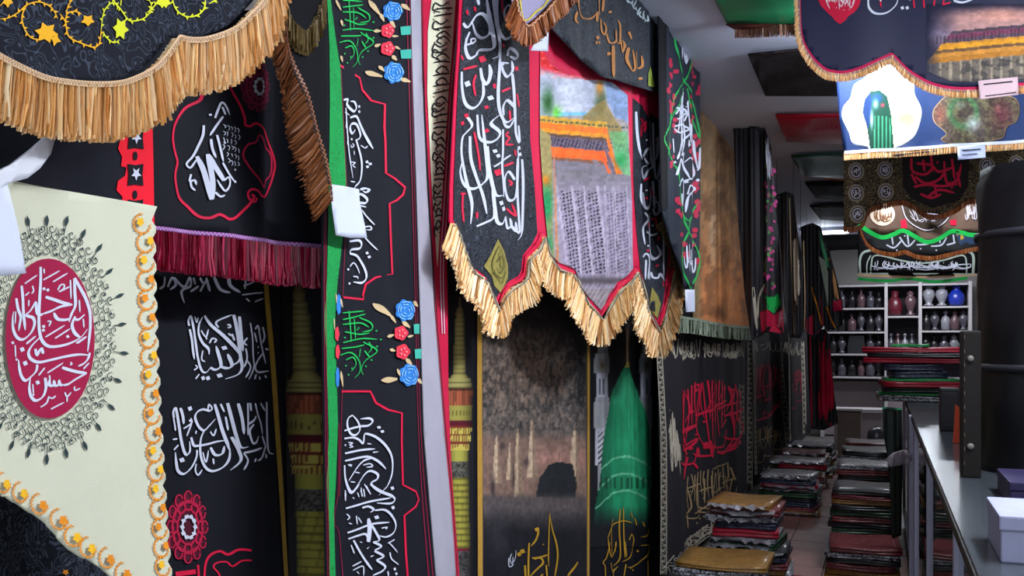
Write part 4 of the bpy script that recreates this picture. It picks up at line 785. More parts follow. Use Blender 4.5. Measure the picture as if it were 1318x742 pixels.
def fn(X, Y):
    c = Canvas(X, Y, '#a9a3a2'); n = fbm(X / 9, Y / 9, 2)
    c.put((Y < 112) * 1.0, '#c9c6cf'); c.put(np.clip((104 - Y + (X - 740) * .22) / 10, 0, 1), '#c2283a'); c.put(((Y < 104) & (np.mod(Y + X * .1, 9) < 3)) * (fbm(X / 2, Y / 2, 5) > .5), '#e8a0a0', .7)
    sky = (Y > 102 + (X - 740) * .05) & (Y < 150); c.put(sky * 1.0, '#b9bccb'); c.put(sky * np.exp(-((X - 735) / 22) ** 2), '#dcdfe8', .7); c.put((Y > 144) & (Y < 150) & (X > 718) & (X < 775), '#8fc3dd', .8)
    c.put(np.exp(-((X - 703) / 8) ** 2 - ((Y - 132) / 17) ** 2), '#2f5a2c', .9); c.put(np.exp(-((X - 772) / 6) ** 2 - ((Y - 135) / 20) ** 2), '#3d4f2a', .85); c.put(np.exp(-((X - 716) / 6) ** 2 - ((Y - 145) / 8) ** 2), '#6abf40', .8); c.put(np.exp(-((X - 770) / 3) ** 2 - ((Y - 112) / 10) ** 2), '#c9893a', .8)
    c.P([(776, 100), (806, 122), (808, 160), (792, 150), (780, 128)], '#9aa8c2'); c.P([(750, 150), (775, 128), (798, 162), (802, 190), (775, 175), (750, 165)], '#9c8a60', .8)
    tilt = (X - 700) * .09
    y2 = Y - tilt
    for a, b, col in ((150, 158, '#c9a85e'), (158, 166, '#e0862e'), (166, 171, '#d9a04a'), (171, 175, '#6d5a50'), (175, 188, '#7d7482'), (188, 201, '#e07a30'), (201, 205, '#8a6a5a'), (205, 216, '#8c8790')): c.put(((y2 >= a) & (y2 < b) & (X < 778 + (Y - 150) * .15)) * 1.0, col)
    c.put(((y2 >= 154) & (y2 < 156.5) & (np.mod(X, 6) < 4)) * 1.0, '#4a5a50', .8); c.put(((y2 >= 176) & (y2 < 187) & (np.mod(X + Y * .3, 4.2) < 2)) * 1.0, '#3d3746', .8)
    for k, col in ((0, '#d98a3a'), (6, '#7a6d78'), (12, '#d9752c'), (17, '#8a8288')):
        x0 = 778 - k; c.P([(x0, 178 + k * 1.6), (x0 + 5, 178 + k * 1.6), (803 - k * .2, 235 + k), (803 - k * .2, 246 + k), (799, 240 + k)], col)
    c.P([(783, 170), (806, 170), (814, 300), (806, 300), (800, 225)], '#7fae86', .8); c.put(np.exp(-((X - 798) / 6) ** 2 - ((Y - 206) / 9) ** 2), '#2f8a55', .8); c.put(np.exp(-((X - 808) / 5) ** 2 - ((Y - 270) / 22) ** 2), '#c07a5a', .5)
    c.P([(692, 165), (706, 175), (709, 210), (710, 300), (716, 345), (700, 310), (694, 240)], '#a59a78'); c.put(np.exp(-((X - 702) / 7) ** 2 - ((Y - 263) / 24) ** 2), '#1f8a63', .9); c.put(np.exp(-((X - 706) / 5) ** 2 - ((Y - 318) / 18) ** 2), '#3a8a70', .8); c.put(np.exp(-((X - 700) / 5) ** 2 - ((Y - 232) / 6) ** 2), '#d58a3a', .8); c.put((np.abs(X - 713 - (Y - 200) * .04) < 1.2) & (Y > 190), '#c98a66', .8)
    lat = (Y > 216 + tilt) & (X > 716 + (Y - 220) * .05); c.put(lat * 1.0, '#a79fae'); c.put(lat * np.clip((250 - Y + 14 * n) / 40, 0, 1), '#7d7a7c', .8)
    for x0, k in ((727, .10), (744, .10), (761, .09), (784, .07), (797, .05)):
        xx = X - x0 - (Y - 250) * k; g = lat & (np.abs(xx) < 6.5) & (Y > 246) & (Y < 352); c.put(g * ((np.mod(xx, 4.2) < 2.4) & (np.mod(Y + xx * .3, 4.6) < 2.7)), '#2c2a33', .92 if x0 < 780 else .4); c.put((lat & (np.abs(np.abs(xx) - 8) < 1.1) & (Y > 240)) * 1.0, '#c3bcc8', .7)
    c.put(np.exp(-((Y - 362) / 6) ** 2) * lat, '#565154', .8); c.put((Y > 372) * 1.0, '#8f8788', .8); c.put((Y > 366) * (np.mod(X + Y * .5, 5) < 1.4), '#c9c0c4', .5)
    c.N(.16, 4, 4, 3); g = c.C.mean(1, keepdims=True); c.C = np.clip((g + (c.C - g) * 1.35 - .5) * 1.22 + .44, .02, 1); return c.C
pic = [(693, 62), (707, 84), (730, 96), (787, 106), (806, 123), (808, 190), (812, 260), (814, 330), (815, 346), (806, 355), (795, 363), (790, 371), (783, 381), (771, 399), (758, 383), (747, 370), (743, 360), (738, 347), (720, 338), (711, 330), (703, 308), (697, 250), (692, 180)]
s.paint('shrine_picture', pic, fn, M_PAINT, 2, 1.25)
TK = calli(zN, [[(72, 138), (102, 162), (150, 96), (195, 84), (226, 140), (226, 200), (190, 226), (150, 200), (128, 138)], [(95, 225), (88, 290), (110, 346), (150, 330), (172, 300), (240, 290), (242, 220), (220, 60), (212, -20)], [(242, -20), (256, 120), (276, 260), (270, 330), (238, 352)], [(262, -20), (258, 80), (270, 180), (310, 232), (356, 212), (352, 150), (312, 100), (312, 58), (340, 30), (348, 62)], [(330, 335), (340, 292), (370, 300), (398, 330), (380, 352), (345, 336)], [(282, 378), (300, 430), (330, 458), (362, 420), (356, 362)], [(278, 300), (274, 400), (266, 540), (270, 640), (292, 705), (330, 730), (375, 700)], [(64, 428), (66, 520), (85, 610), (125, 646), (170, 620), (196, 560), (190, 470)], [(180, 405), (190, 470), (214, 502), (230, 440), (224, 385)], [(360, 440), (372, 560), (382, 760)], [(375, 640), (330, 600), (298, 640), (305, 690)], [(160, -10), (172, 30)]], 4.6, [(100, 500, 2.0), (230, 585, 1.6), (300, 385, .8)], 2.3, step=2)
TK += calli(zN, [[(150, 242), (125, 260), (120, 235), (145, 232), (150, 250)], [(80, 275), (130, 255)], [(112, 190), (92, 240)], [(285, 375), (340, 378)]], 2.2, nib=None, step=2)
TK += calli(zO, [[(90, -10), (126, 50), (100, 90), (70, 130), (64, 220), (84, 330), (102, 410), (126, 520), (120, 642)], [(115, 118), (120, 250), (150, 360), (190, 470), (212, 582)], [(72, 270), (54, 330), (80, 402), (130, 432), (190, 402), (216, 350), (206, 200), (186, -10)], [(158, -10), (166, 100), (186, 142), (238, 152), (276, 102), (232, 42), (275, -10)], [(215, 178), (222, 300), (240, 420), (256, 472), (296, 472)], [(296, 78), (296, 200), (290, 300), (300, 400), (302, 482)], [(244, 302), (300, 262), (356, 230)], [(378, 378), (340, 330), (310, 380), (322, 462), (350, 502), (388, 462), (402, 250), (396, 195)], [(240, 440), (250, 560), (262, 632), (292, 640), (318, 598)], [(152, 656), (240, 610), (246, 540)], [(316, 598), (332, 664), (358, 652), (350, 606)], [(356, 650), (390, 684), (384, 628)], [(390, 682), (412, 692), (406, 600), (396, 450), (394, 250)], [(430, 255), (436, 400), (432, 600), (425, 702), (398, 738)], [(405, 55), (412, 152), (385, 100), (380, -10)], [(288, -10), (310, 50), (345, 62), (372, 18)]], 4.2, [(285, 518, 1.6), (302, 552, 1.6), (250, 208, 1.3), (266, 236, 1.3), (408, 188, 1.3), (416, 226, 1.3)], 2.3, step=2)
s.strokes('lettering', TK, M_WHITE, 2)
RK = calli(zN, [[(75, 414), (160, 392)], [(150, 445), (135, 500), (148, 575)], [(245, 500), (250, 530)], [(288, 548), (352, 525)], [(392, 560), (410, 640)], [(300, 262), (305, 285)], [(345, 660), (350, 720)], [(95, 60), (100, 90)], [(140, 40), (150, 70)], [(290, 0), (296, 80)], [(60, 330), (75, 360)]], 3.0, [(190, 352, 2.2), (390, 410, 1.6), (212, 640, 1.2), (95, 690, 1.5), (190, 130, .01)], 2.4, nib=None)
RK += calli(zO, [[(340, 92), (322, 112), (345, 130), (318, 165), (372, 168)], [(305, 298), (372, 275)], [(378, 200), (384, 236)], [(340, 380), (362, 400), (345, 412)], [(325, 548), (385, 592), (360, 520)], [(58, 462), (95, 460)], [(76, 465), (72, 540), (82, 632)], [(138, 92), (152, 160), (168, 250), (175, 325)], [(155, 570), (155, 610)]], 3.0, [(266, 335, 2.2), (70, 40, 1.4), (212, 85, 1.3)], 2.4, nib=None)
s.strokes('red_lettering', RK, M_RED, 2)['kind'] = 'stuff'
zS = crop(810, 120, 910, 270, 495); zT = crop(810, 250, 910, 400, 495)
s.strokes('lettering', calli(zS, [[(45, 118), (50, 250), (60, 350), (76, 422)], [(82, 405), (110, 352), (136, 400), (110, 450), (88, 410)], [(120, 180), (130, 300), (142, 420), (150, 470), (110, 490), (86, 545), (75, 480), (102, 462)], [(150, 190), (156, 400), (166, 542), (182, 520), (190, 440)], [(180, 280), (175, 400), (158, 422)], [(70, 578), (70, 680), (100, 732), (130, 682), (125, 568)], [(150, 560), (160, 742)], [(188, 550), (194, 760)]], 2.5, [(100, 300), (165, 670), (100, 620)], 1.5, nib=None) + calli(zT, [[(80, -10), (95, 90), (130, 72), (140, -10)], [(150, 40), (182, 60), (186, 110), (165, 132), (150, 92)], [(200, 0), (206, 250), (208, 520)], [(90, 118), (112, 160), (80, 220), (92, 322)], [(130, 118), (120, 250), (140, 400), (162, 422)], [(100, 240), (140, 262), (180, 248)], [(78, 402), (100, 380), (122, 420), (110, 542)], [(172, 328), (192, 380), (160, 412), (130, 372)], [(122, 545), (140, 500), (152, 532), (180, 532), (190, 508), (214, 556)], [(98, 420), (94, 545)]], 2.5, [(150, 200), (110, 330)], 1.5, nib=None), M_WHITE, 2)
s.strokes('red_lettering', calli(zS, [[(70, 160), (100, 230)], [(85, 560), (140, 520)], [(95, 180), (90, 250)], [(75, 200), (70, 280)], [(140, 600), (150, 660)]], 2.4, [(170, 300), (100, 670)], 2, nib=None) + calli(zT, [[(165, 150), (175, 230)], [(110, 180), (120, 220)], [(185, 270), (180, 300)], [(165, 460), (185, 450)]], 2.4, [(110, 360), (150, 160)], 2, nib=None), M_RED, 2)['kind'] = 'stuff'
M_GEM = mat('olive_gold_print', '#8f8440', var=.5, scale=120)
s.strokes('pendant_motif', [pen(p_, .9, None) for p_ in ([(637, 316), (630, 342), (640, 366)], [(638, 318), (647, 344), (641, 366)], [(634, 338), (640, 330), (644, 340), (639, 352), (634, 344)], [(630, 350), (640, 358), (649, 350)], [(637, 325), (640, 350)])], mat('dark_olive_print', '#4a451c'), 4)
s.polys('pendant_print', [[(637, 308), (646, 324), (653, 342), (653, 358), (648, 366), (640, 377), (633, 368), (631, 356), (622, 343), (629, 330)]], M_GEM, 2)
s.polys('pendant_print', [[(840, 370), (846, 382), (849, 392), (845, 410), (838, 402), (836, 385)]], M_GEM, 2)
for E_, sd in ((EL, 31), (EM, 32), (ER, 33)):
    c_ = [q[:2] for q in E_]
    s.strokes('edge_trim', [pen(shr(c_, 1), 4.6, None, taper=None, curve=False)], M_RED, 3)
    s.fringe(cr([(x, y + 3) for x, y in c_], 1.0), lambda t: 34, M_TAN, 1.0, 1.7, .004, nrm=.25, curve=False, rows=2, seed=sd, fluff=.01)
    s.tape([(x, y + 4) for x, y in c_], 3.2, mat('grey_braid', '#b0a68f', var=.2), M_OLIVE, .016, zstep=2.6, zw=.8, curve=False)
s.fringe([(850, 281), (858, 294), (866, 312), (873, 330), (879, 352), (882, 378)], 14, mat('straw_fringe_thread', ['#a88a55', '#cbb07a', '#8a6f42', '#d8c290'], kind='strand', rough=.45, bump=0), .8, 1.6, .03, nrm=.75, lean=-.2, seed=40)
# --- L: black valance with gold calligraphy over the triptych, and the brown fringed tip
s = wall_sheet('lettered_valance', 'black damask valance with gold calligraphy hanging over the shrine banner', 1.06, (790, 110), 'valance', amp=.005, lam=.3)
LE = [(690, 10), (700, 25), (707.7, 34), (725.6, 52), (751, 78), (777, 99), (790, 103), (813, 110), (847, 120)]
s.cloth('cloth', [(690, -60)] + LE + [(849, 60), (848, -60)], M_DAMASK, grid=10)
s.strokes('gold_lettering', calli(crop(700, 0, 910, 190, 820), [[(165, -20), (170, 40), (200, 90), (235, 92), (252, 70)], [(285, 95), (290, 150), (305, 175), (312, 140), (298, 110)], [(265, -20), (272, 80)], [(300, 0), (295, 60)], [(315, 170), (330, 215), (352, 205), (350, 150)], [(355, 205), (378, 218), (380, 130), (365, 100)], [(385, 200), (395, 262), (408, 230), (400, 200)], [(420, 240), (415, 300), (435, 355), (452, 340), (440, 250)], [(460, 260), (470, 340), (492, 330), (488, 280)], [(340, 230), (342, 390)], [(258, 60), (255, 110)], [(158, 60), (150, 100), (165, 120)], [(420, 160), (432, 200)]], 2.7, [(260, 190, 1.4), (272, 215, 1.4), (325, 270, 1.4), (485, 395, 1.2), (255, 215), (330, 60)], 2.0, nib=math.radians(20)), mat('copper_gold_print', '#c07e40', var=.2), 2)
s.strokes('silver_lettering', scribble([(812, -10), (832, 20), (834, 38), (800, 0)], random.Random(4), 12, 1.4, None), mat('silver_print', '#aebac0'), 2)
s.polys('emblem_print', [[(832, 95), (836, 85), (840, 98), (842, 112), (832, 111)]], mat('moss_print', '#7a8a2a', var=.3), 2)
s = wall_sheet('fringed_valance', 'brown fringed valance tip with lilac and yellow piping beside the black valance', 1.02, (675, 30), 'valance', amp=.003)
VE = [(657, -60), (659, 0), (663, 20), (675, 34), (690, 22), (708, 4), (735, -24), (760, -60)]
s.cloth('cloth', VE, mat('lilac_cloth', '#9a93b4', var=.1), grid=9)
s.fringe([(q[0], q[1]) for q in VE[1:-1]], 25, M_BROWNF, .9, 2, .004, nrm=.3, seed=50)
s.strokes('piping', [pen([(664, -50), (667, 5), (676, 26), (690, 14), (705, 0), (745, -50)], 2, None, taper=None)], mat('yellow_piping', '#c9b832'), 2)
s.tape([(q[0], q[1]) for q in VE[1:-1]], 3, mat('rust_braid', '#8f4420'), M_TAPE, .012)
s = wall_sheet('paper_tag', 'white paper tag under the brown fringe above the shrine picture', 1.04, (694, 66), 'tag', amp=.001)
s.cloth('tag_paper', [(683, 65), (696, 40), (707, 22), (706, 66)], M_PAPER, 0, 8, .001)
# --- M: narrow banner with green ogees
s = wall_sheet('ogee_banner', 'narrow dark blue banner with green ogee lines, red blossoms and white calligraphy', 1.02, (888, 372), amp=.005, lam=.3, skew=0)
s.cloth('cloth', [(848, -60), (850, 150), (852, 270), (866, 318), (878, 350), (882, 373), (894, 373), (899, 320), (902, 200), (901, 47), (888, 34), (876, 18), (864, 0), (850, -40)], mat('midnight_cloth', '#1a2130', var=.12), grid=9)
s.polys('dark_edge', [[(848, -60), (850, 150), (852, 270), (858, 270), (857, 150), (856, -60)]], M_DEEP, 1, 12)
zV = crop(860, 0, 1060, 200, 742)
OG = [zV([(-5, 740), (5, 640), (20, 520), (45, 430), (80, 385), (105, 300), (95, 190), (60, 125), (42, 130), (34, 200), (50, 290), (78, 385), (110, 450), (140, 600), (152, 742)])]
OG += [zS([(350, -30), (300, 100), (225, 285), (280, 440), (305, 500)]) + zT([(330, 60), (372, 170), (420, 80), (442, 40)]), zS([(365, -30), (400, 150), (445, 300)]), zT([(372, 235), (340, 370), (346, 480), (390, 602), (436, 480), (440, 400), (408, 300), (372, 235), (350, 150)]), zT([(372, 235), (385, 150)])]
s.strokes('ogee_print', [pen(p, 1.5, None, taper=None, step=2) for p in OG], M_GREEN, 1)
s.strokes('lettering', calli(zS, [[(345, -10), (340, 60)], [(298, 90), (330, 132), (350, 100), (378, 162)], [(300, 165), (335, 150), (372, 118)], [(290, 212), (330, 200), (372, 232), (310, 252), (288, 220)], [(385, 198), (402, 300), (430, 482)], [(318, 332), (388, 248)], [(278, 290), (286, 382)], [(322, 332), (300, 422)], [(350, 380), (345, 450), (380, 545), (412, 520), (400, 440), (380, 412), (352, 442)], [(442, 348), (436, 480), (425, 490)], [(298, 522), (322, 420), (342, 492)], [(308, 592), (342, 548), (346, 692)], [(365, 645), (382, 590), (416, 612), (370, 660), (358, 760)], [(375, 300), (372, 345)], [(395, 360), (400, 410)], [(330, 400), (345, 340)], [(410, 300), (418, 420)], [(350, 560), (380, 548)], [(330, 640), (338, 720)], [(395, 640), (402, 720)]], 2.1, [(375, 330, 1.1), (430, 555, 1.3), (360, 565, 1.3), (290, 440)], 1.8, nib=None) + scribble(zV([(48, 140), (85, 150), (95, 320), (60, 320)]), random.Random(2), 8, 1.0, None) + scribble(zT([(350, 290), (420, 290), (415, 520), (360, 520)]), random.Random(3), 8, 1.0, None) + scribble(zV([(50, 440), (90, 450), (120, 740), (20, 740)]), random.Random(8), 9, 1.3, None), M_WHITE, 2)
rr = random.Random(17); BL = []
for i in range(95):
    y = rr.uniform(10, 340)
    if y < 60: x = 866 + (y - 10) * .55 + rr.uniform(-3, 3)
    elif y < 200: x = rr.choice([rr.uniform(859, 870), rr.uniform(888, 899)])
    else: x = rr.choice([rr.uniform(861, 868) + (y - 200) * .14, rr.uniform(892, 898)])
    BL.append(flower(x, y, rr.uniform(1.6, 3), rr.uniform(2.5, 4.5), 5))
s.strokes('blossom_print', BL, M_CRIM, 1)['kind'] = 'stuff'
t = wall_sheet('paper_tag', 'small white paper tag at the foot of the green ogee banner', 1.0, (888, 402), 'tag', amp=.001)
t.cloth('tag_paper', [(882, 373), (894, 373), (894.5, 402), (883, 402)], M_PAPER, 0, 8, .001)
# ------------------------------------------------------------------ far part of the left wall
# --- O: desert painting banner with grey-green fringe
s = wall_sheet('painting_banner', 'brown and orange painted desert banner with grey-green fringe', 1.16, (920, 425), amp=.006, lam=1.8, ph=.8)
def fn(X, Y):
    c = Canvas(X, Y, '#a07c5a'); n = fbm(X / 11, Y / 20, 3)
    c.put(np.clip((Y - 250) / 130, 0, 1), '#c07848'); c.put(np.clip((906 - X) / 8, 0, 1), '#6d6d50', .8); c.put(np.exp(-((X - 914) / 5) ** 2 - ((Y - 170) / 50) ** 2), '#b59a78', .8)
    c.put(np.exp(-((X - 917) / 3.5) ** 2 - ((Y - 300) / 45) ** 2), '#d2b596', .85); c.put(np.exp(-((X - 936) / 9) ** 2 - ((Y - 215) / 70) ** 2), '#7a5a3c', .6); c.put(np.clip((X - 948) / 14, 0, 1) * np.clip((260 - Y) / 80, 0, 1), '#241f1e', .9)
    c.put(np.exp(-((X - 926) / 9) ** 2 - ((Y - 403) / 9) ** 2), '#4a2f20', .8); c.put((n > .58) * .5, '#6b4a34'); c.put((fbm(X / 6, Y / 10, 9) > .6) * .3, '#d29a68'); c.N(.2, 3, 9, 2); return c.C
s.paint('cloth', [(898, 100), (904, 112), (920, 135), (945, 172), (972, 200), (972, 424), (930, 421), (893, 416), (893, 250)], fn, M_PAINT, 0, 3, thick=.004)
fe = [(862, 408), (890, 411), (930, 419), (972, 423)]
s.cloth('backing', [(858, 396), (900, 396), (972, 405), (972, 423), (930, 419), (890, 412), (860, 410)], M_DEEP, -.012, 9)
s.fringe(fe, lambda t: 20 - 5 * t, mat('sage_fringe_thread', ['#5f6b5c', '#84907f', '#4c564a', '#9aa592', '#6e7a66'], kind='strand', rough=.5, bump=0), .8, 1.5, .004, seed=60, jit=.04)
s.tape(fe, 3.5, mat('sage_braid', '#7d8878'), None, .012)
# --- P, Q, R: black banners with scroll borders down to the floor
M_SCROLL = mat('scroll_print', '#262224', kind='script', col2='#a3937f', pscale=60, width=.05); M_TANP = mat('tan_print', '#a88f68', var=.25, scale=60); M_SAND = mat('sand_print', '#b8b0a0', var=.25, scale=60)
s = wall_sheet('scroll_banner', 'black banner with pale scroll border, large crimson calligraphy and gold lettering, nearest the floor piles', 1.26, (900, 715), amp=.014, lam=1.5, ph=.3)
s.cloth('cloth', [(847, 405), (968, 412), (968, 627), (905, 700), (852, 766)], mat('soft_black_cloth', '#181720', var=.15), grid=10)
rr = random.Random(6); SB = []
def scroll(p, q, n, w, amp):
    out = []
    for i in range(n):
        t = (i + .5) / n; x = p[0] + (q[0] - p[0]) * t; y = p[1] + (q[1] - p[1]) * t; l = math.dist(p, q) / n; dx, dy = (q[0] - p[0]) / (l * n), (q[1] - p[1]) / (l * n); sg = 1 if i % 2 else -1
        f = lambda a, b: (x + dx * a * l - dy * b * amp * sg, y + dy * a * l + dx * b * amp * sg)
        out.append(pen([f(-.5, -.8), f(-.1, -.3), f(.3, .5), f(.1, .9), f(-.2, .5), f(.05, .15)], w, None, step=1.5)); out.append(pen([f(.1, -.9), f(.45, -.4)], w, None))
    for k in (-1.35, 1.35):
        d = (-(q[1] - p[1]) / math.dist(p, q) * amp * k, (q[0] - p[0]) / math.dist(p, q) * amp * k); out.append(pen([(p[0] + d[0], p[1] + d[1]), (q[0] + d[0], q[1] + d[1])], w, None, taper=None, step=12))
    return out
SB += scroll((848.5, 444), (853, 560), 18, 1.0, 2.4) + scroll((853, 560), (853, 740), 26, 1.0, 2.6) + scroll((858, 738), (872, 720), 3, 1.2, 6) + scroll((884, 706), (962, 640), 10, 1.2, 4.5) + scroll((966, 440), (966, 630), 30, .7, 1.4) + scroll((954, 495), (955, 560), 10, .9, 2.5)
SB += [pen(p, 1, None, taper=None) for p in ([(858, 435), (866, 460), (869, 436)], [(862, 436), (865.5, 462)], [(898, 437), (901, 460), (903, 437)], [(931, 440), (932, 460), (934, 440)], [(952, 442), (955, 460), (957, 442)])]
for a, b, y0, y1 in ((872, 896, 438, 466), (906, 927, 440, 463), (934, 951, 441, 464)): SB += scribble([(a, y0), (b, y0), (b, y1 - 2), (a, y1)], rr, 20, 1.2, None)
SB += scribble([(859, 512), (870, 560), (876, 615), (861, 618)], rr, 16, 1.1, None)
SB += scribble([(880, 698), (962, 630), (962, 644), (884, 713)], rr, 46, 1.1, None) + scribble([(856, 745), (876, 722), (878, 734), (860, 757)], rr, 12, 1.1, None)
s.strokes('scroll_print', SB, M_SAND, 1)
def block(x0, x1, yt, arch, yb1, yb0, n, w, wb, seed):
    """stacked calligraphy: a comb of uprights under an arched top, bowls along the sloping foot line, slashes between"""
    rnd = random.Random(seed); R = []; mid = (x0 + x1) / 2
    foot = lambda x: yb0 + (yb1 - yb0) * (x - x0) / (x1 - x0)
    for i in range(n):
        x = x0 + (x1 - x0) * (i + .5) / n; t = yt + arch * ((x - mid) / (x1 - x0) * 2) ** 2 + rnd.uniform(0, 5); f = foot(x); e = t + (f - t) * rnd.uniform(.45, .85)
        R.append(pen([(x, t, 1.5), (x + rnd.uniform(-2, 2), (t + e) / 2), (x + rnd.uniform(-3, 3), e, .6)], w, None))
    k = max(3, n // 4)
    for i in range(k):
        x = x0 + (x1 - x0) * (i + .5) / k; h = (x1 - x0) / k * .62; f = foot(x)
        R.append(pen([(x + h, foot(x + h) - h * 1.3), (x + h * .7, f - h * .3), (x, f), (x - h * .8, f - h * .1), (x - h, foot(x - h) - h * .9)], wb, math.radians(-70), .35))
        y = yt + (f - yt) * rnd.uniform(.35, .6); R.append(pen([(x - h * .8, y + h * .35), (x, y), (x + h, y - h * .45)], wb, None, taper=(.9, .4))); R.append(dia(x + rnd.uniform(-h, h), y + rnd.uniform(4, 14), wb * .6))
    return R
zW = crop(840, 400, 1060, 600, 816); zX = crop(840, 560, 1060, 742, 897)
s.strokes('red_lettering', calli(zW, [[(138, 375), (152, 460), (140, 560), (168, 650), (158, 742)], [(160, 585), (212, 548)], [(168, 645), (212, 608)], [(198, 365), (232, 358), (216, 450), (210, 560), (242, 640)], [(240, 352), (250, 500), (262, 645)], [(302, 352), (270, 420), (250, 490)], [(308, 472), (360, 452), (405, 434)], [(342, 365), (310, 470), (322, 602)], [(370, 480), (382, 600), (342, 684), (306, 660)], [(318, 684), (382, 662), (414, 598)], [(390, 478), (402, 545)], [(278, 428), (292, 560)], [(165, 400), (185, 470), (160, 540)], [(330, 560), (360, 520)], [(140, 640), (175, 690)], [(355, 360), (350, 420)], [(385, 350), (395, 420)], [(290, 600), (270, 680)]], 2.3, [(188, 482, 1.8), (372, 380, 1.3), (285, 520), (250, 640, 2), (210, 380, 1.3), (400, 520, 1.5)], 2.0, nib=math.radians(-80)) + calli(zX, [[(165, 85), (205, 62), (242, 18)], [(192, 118), (165, 235)], [(265, 70), (312, 58)], [(335, 92), (400, 84), (432, 28)], [(240, 70), (245, 120)], [(290, 30), (300, 120)], [(220, 150), (240, 180)]], 3.2, [(205, 70, 1.6), (410, 60, 1.6), (450, 40, 1.6)], 2.0, nib=None) + block(876, 954, 488, 16, 560, 604, 18, 1.4, 3.0, 5), M_RED, 2)
s.strokes('gold_lettering', calli(zX, [[(195, 290), (210, 380), (180, 420)], [(235, 235), (240, 400)], [(270, 230), (272, 360)], [(295, 215), (300, 330)], [(320, 200), (330, 320)], [(345, 180), (352, 300)], [(370, 165), (378, 280)], [(400, 145), (405, 230)], [(225, 415), (260, 390), (310, 350), (360, 340)], [(240, 380), (290, 385), (330, 340)], [(340, 330), (395, 300), (390, 260)], [(300, 180), (400, 150)], [(410, 170), (425, 240)], [(190, 420), (195, 490)], [(360, 220), (385, 215)]], 1.6, [(235, 465), (250, 440), (300, 300), (270, 430)], 1.4, nib=None) + block(886, 944, 604, 10, 640, 672, 16, .9, 1.6, 8), M_TANP, 2)
s = wall_sheet('scroll_banner', 'dimmer black banner with red calligraphy and tan border beyond the scroll banner', 1.24, (990, 610), amp=.02, lam=3)
s.cloth('cloth', [(969, 400), (1017, 405), (1017, 580), (990, 606), (971, 620)], MATS['soft_black_cloth'], grid=9)
SB = scroll((970, 440), (972, 612), 26, .7, 1.3) + scroll((1004, 440), (1016, 575), 20, .8, 1.8) + scroll((988, 607), (1015, 580), 5, 1, 3)
for a, b in ((970, 978), (982, 1002), (1010, 1016)): SB += scribble([(a, 438), (b, 438), (b, 456), (a, 456)], rr, 9, .8, None)
s.strokes('scroll_print', SB, M_SAND, 1)
s.strokes('red_lettering', block(974, 1004, 468, 6, 520, 545, 12, 1.0, 1.8, 12) + [pen([(978, 542), (990, 535), (1003, 515)], 3, None), pen([(984, 516), (992, 513)], 3, None), pen([(1000, 480), (1002, 505)], 3, None)], M_CRIM, 2)
s.strokes('gold_lettering', block(976, 1003, 548, 6, 575, 600, 11, .8, 1.3, 14), M_TANP, 2)
s = wall_sheet('scroll_banner', 'farthest and narrowest black banner with red lettering along the left wall', 1.05, (1028, 565), amp=.02, lam=3)
s.cloth('cloth', [(1016, 400), (1040, 405), (1041, 556), (1018, 580)], MATS['soft_black_cloth'], grid=9)
s.strokes('scroll_print', scroll((1034, 440), (1036, 560), 16, .7, 1.2) + scribble([(1014, 438), (1030, 438), (1030, 460), (1014, 460)], rr, 10, .8, None), M_SAND, 1)
s.strokes('red_lettering', block(1018, 1032, 472, 4, 515, 528, 8, .8, 1.3, 15), M_CRIM, 2)
# --- S, T, U, V: drapes and flags hung across the aisle
def cords(s, tops, z1=3.2):
    """thin cords that carry the cloth from the ceiling"""
    for px, py in tops:
        p = s.P(px, py); bm = bmesh.new(); bmesh.ops.create_cone(bm, cap_ends=True, segments=6, radius1=.002, radius2=.002, depth=z1 - p.z + .02)
        bmesh.ops.translate(bm, verts=bm.verts, vec=(p.x, p.y, (z1 + p.z - .02) / 2)); bm_obj('hanging_cord', bm, M_INK, s.root)
def drape(name, label, y, pts, m, base, amp=.03, lam=.11, ph=0, x0=-1.3, x1=-.4, dy=0, cat='flag'):
    s = Sheet(name, label, cat, (x0, y), (x1, y + dy), base=base, amp=amp, lam=lam, ph=ph); s.cloth('cloth', pts, m, 0, 4, .006)
    tp = sorted(pts, key=lambda q: q[1])[:3]; cords(s, [min(tp), max(tp)]); return s
M_SLATE = mat('slate_black_cloth', '#1b1a21', rough=.55, var=.2, spec=.4)
s = drape('draped_flag', 'tall black draped flag with pink blossoms and green patch hung beside the desert painting', 7.4, [(944, 166), (960, 160), (984, 166), (993, 190), (997, 240), (1001, 300), (1007, 360), (1009, 432), (985, 428), (968, 438), (958, 380), (952, 300), (946, 220)], M_SLATE, (985, 435), .028, .12)
rr = random.Random(41)
s.strokes('blossom_print', [flower(rr.uniform(984, 999), rr.uniform(215, 375), rr.uniform(1.3, 2.6), rr.uniform(1.5, 3.2), 5) for _ in range(34)], mat('orchid_print', '#b0407e', var=.3), 1)['kind'] = 'stuff'
s.strokes('leaf_print', [flower(rr.uniform(984, 996), rr.uniform(200, 370), rr.uniform(1, 2), rr.uniform(1.5, 3), 3) for _ in range(20)], mat('dull_green_print', '#4d7a46', var=.3), 1)['kind'] = 'stuff'
s.polys('green_patch', [[(984, 380), (1001, 378), (1004, 392), (996, 404), (988, 398)]], M_GREEN, 1); s.polys('red_patch', [[(978, 402), (988, 398), (996, 406), (1008, 396), (1009, 430), (985, 426), (980, 428)]], M_CRIM, 1)
s.strokes('lettering', scribble([(1000, 398), (1007, 398), (1007, 425), (1000, 425)], rr, 6, .9, None) + scribble([(985, 175), (990, 175), (994, 235), (988, 235)], rr, 8, .7, None), M_WHITE, 2)
s.strokes('grey_edge', [pen([(970, 370), (972, 400), (974, 425)], 3, None), pen([(984, 366), (976, 385), (975, 410)], 2.5, None)], M_SAND, 1)
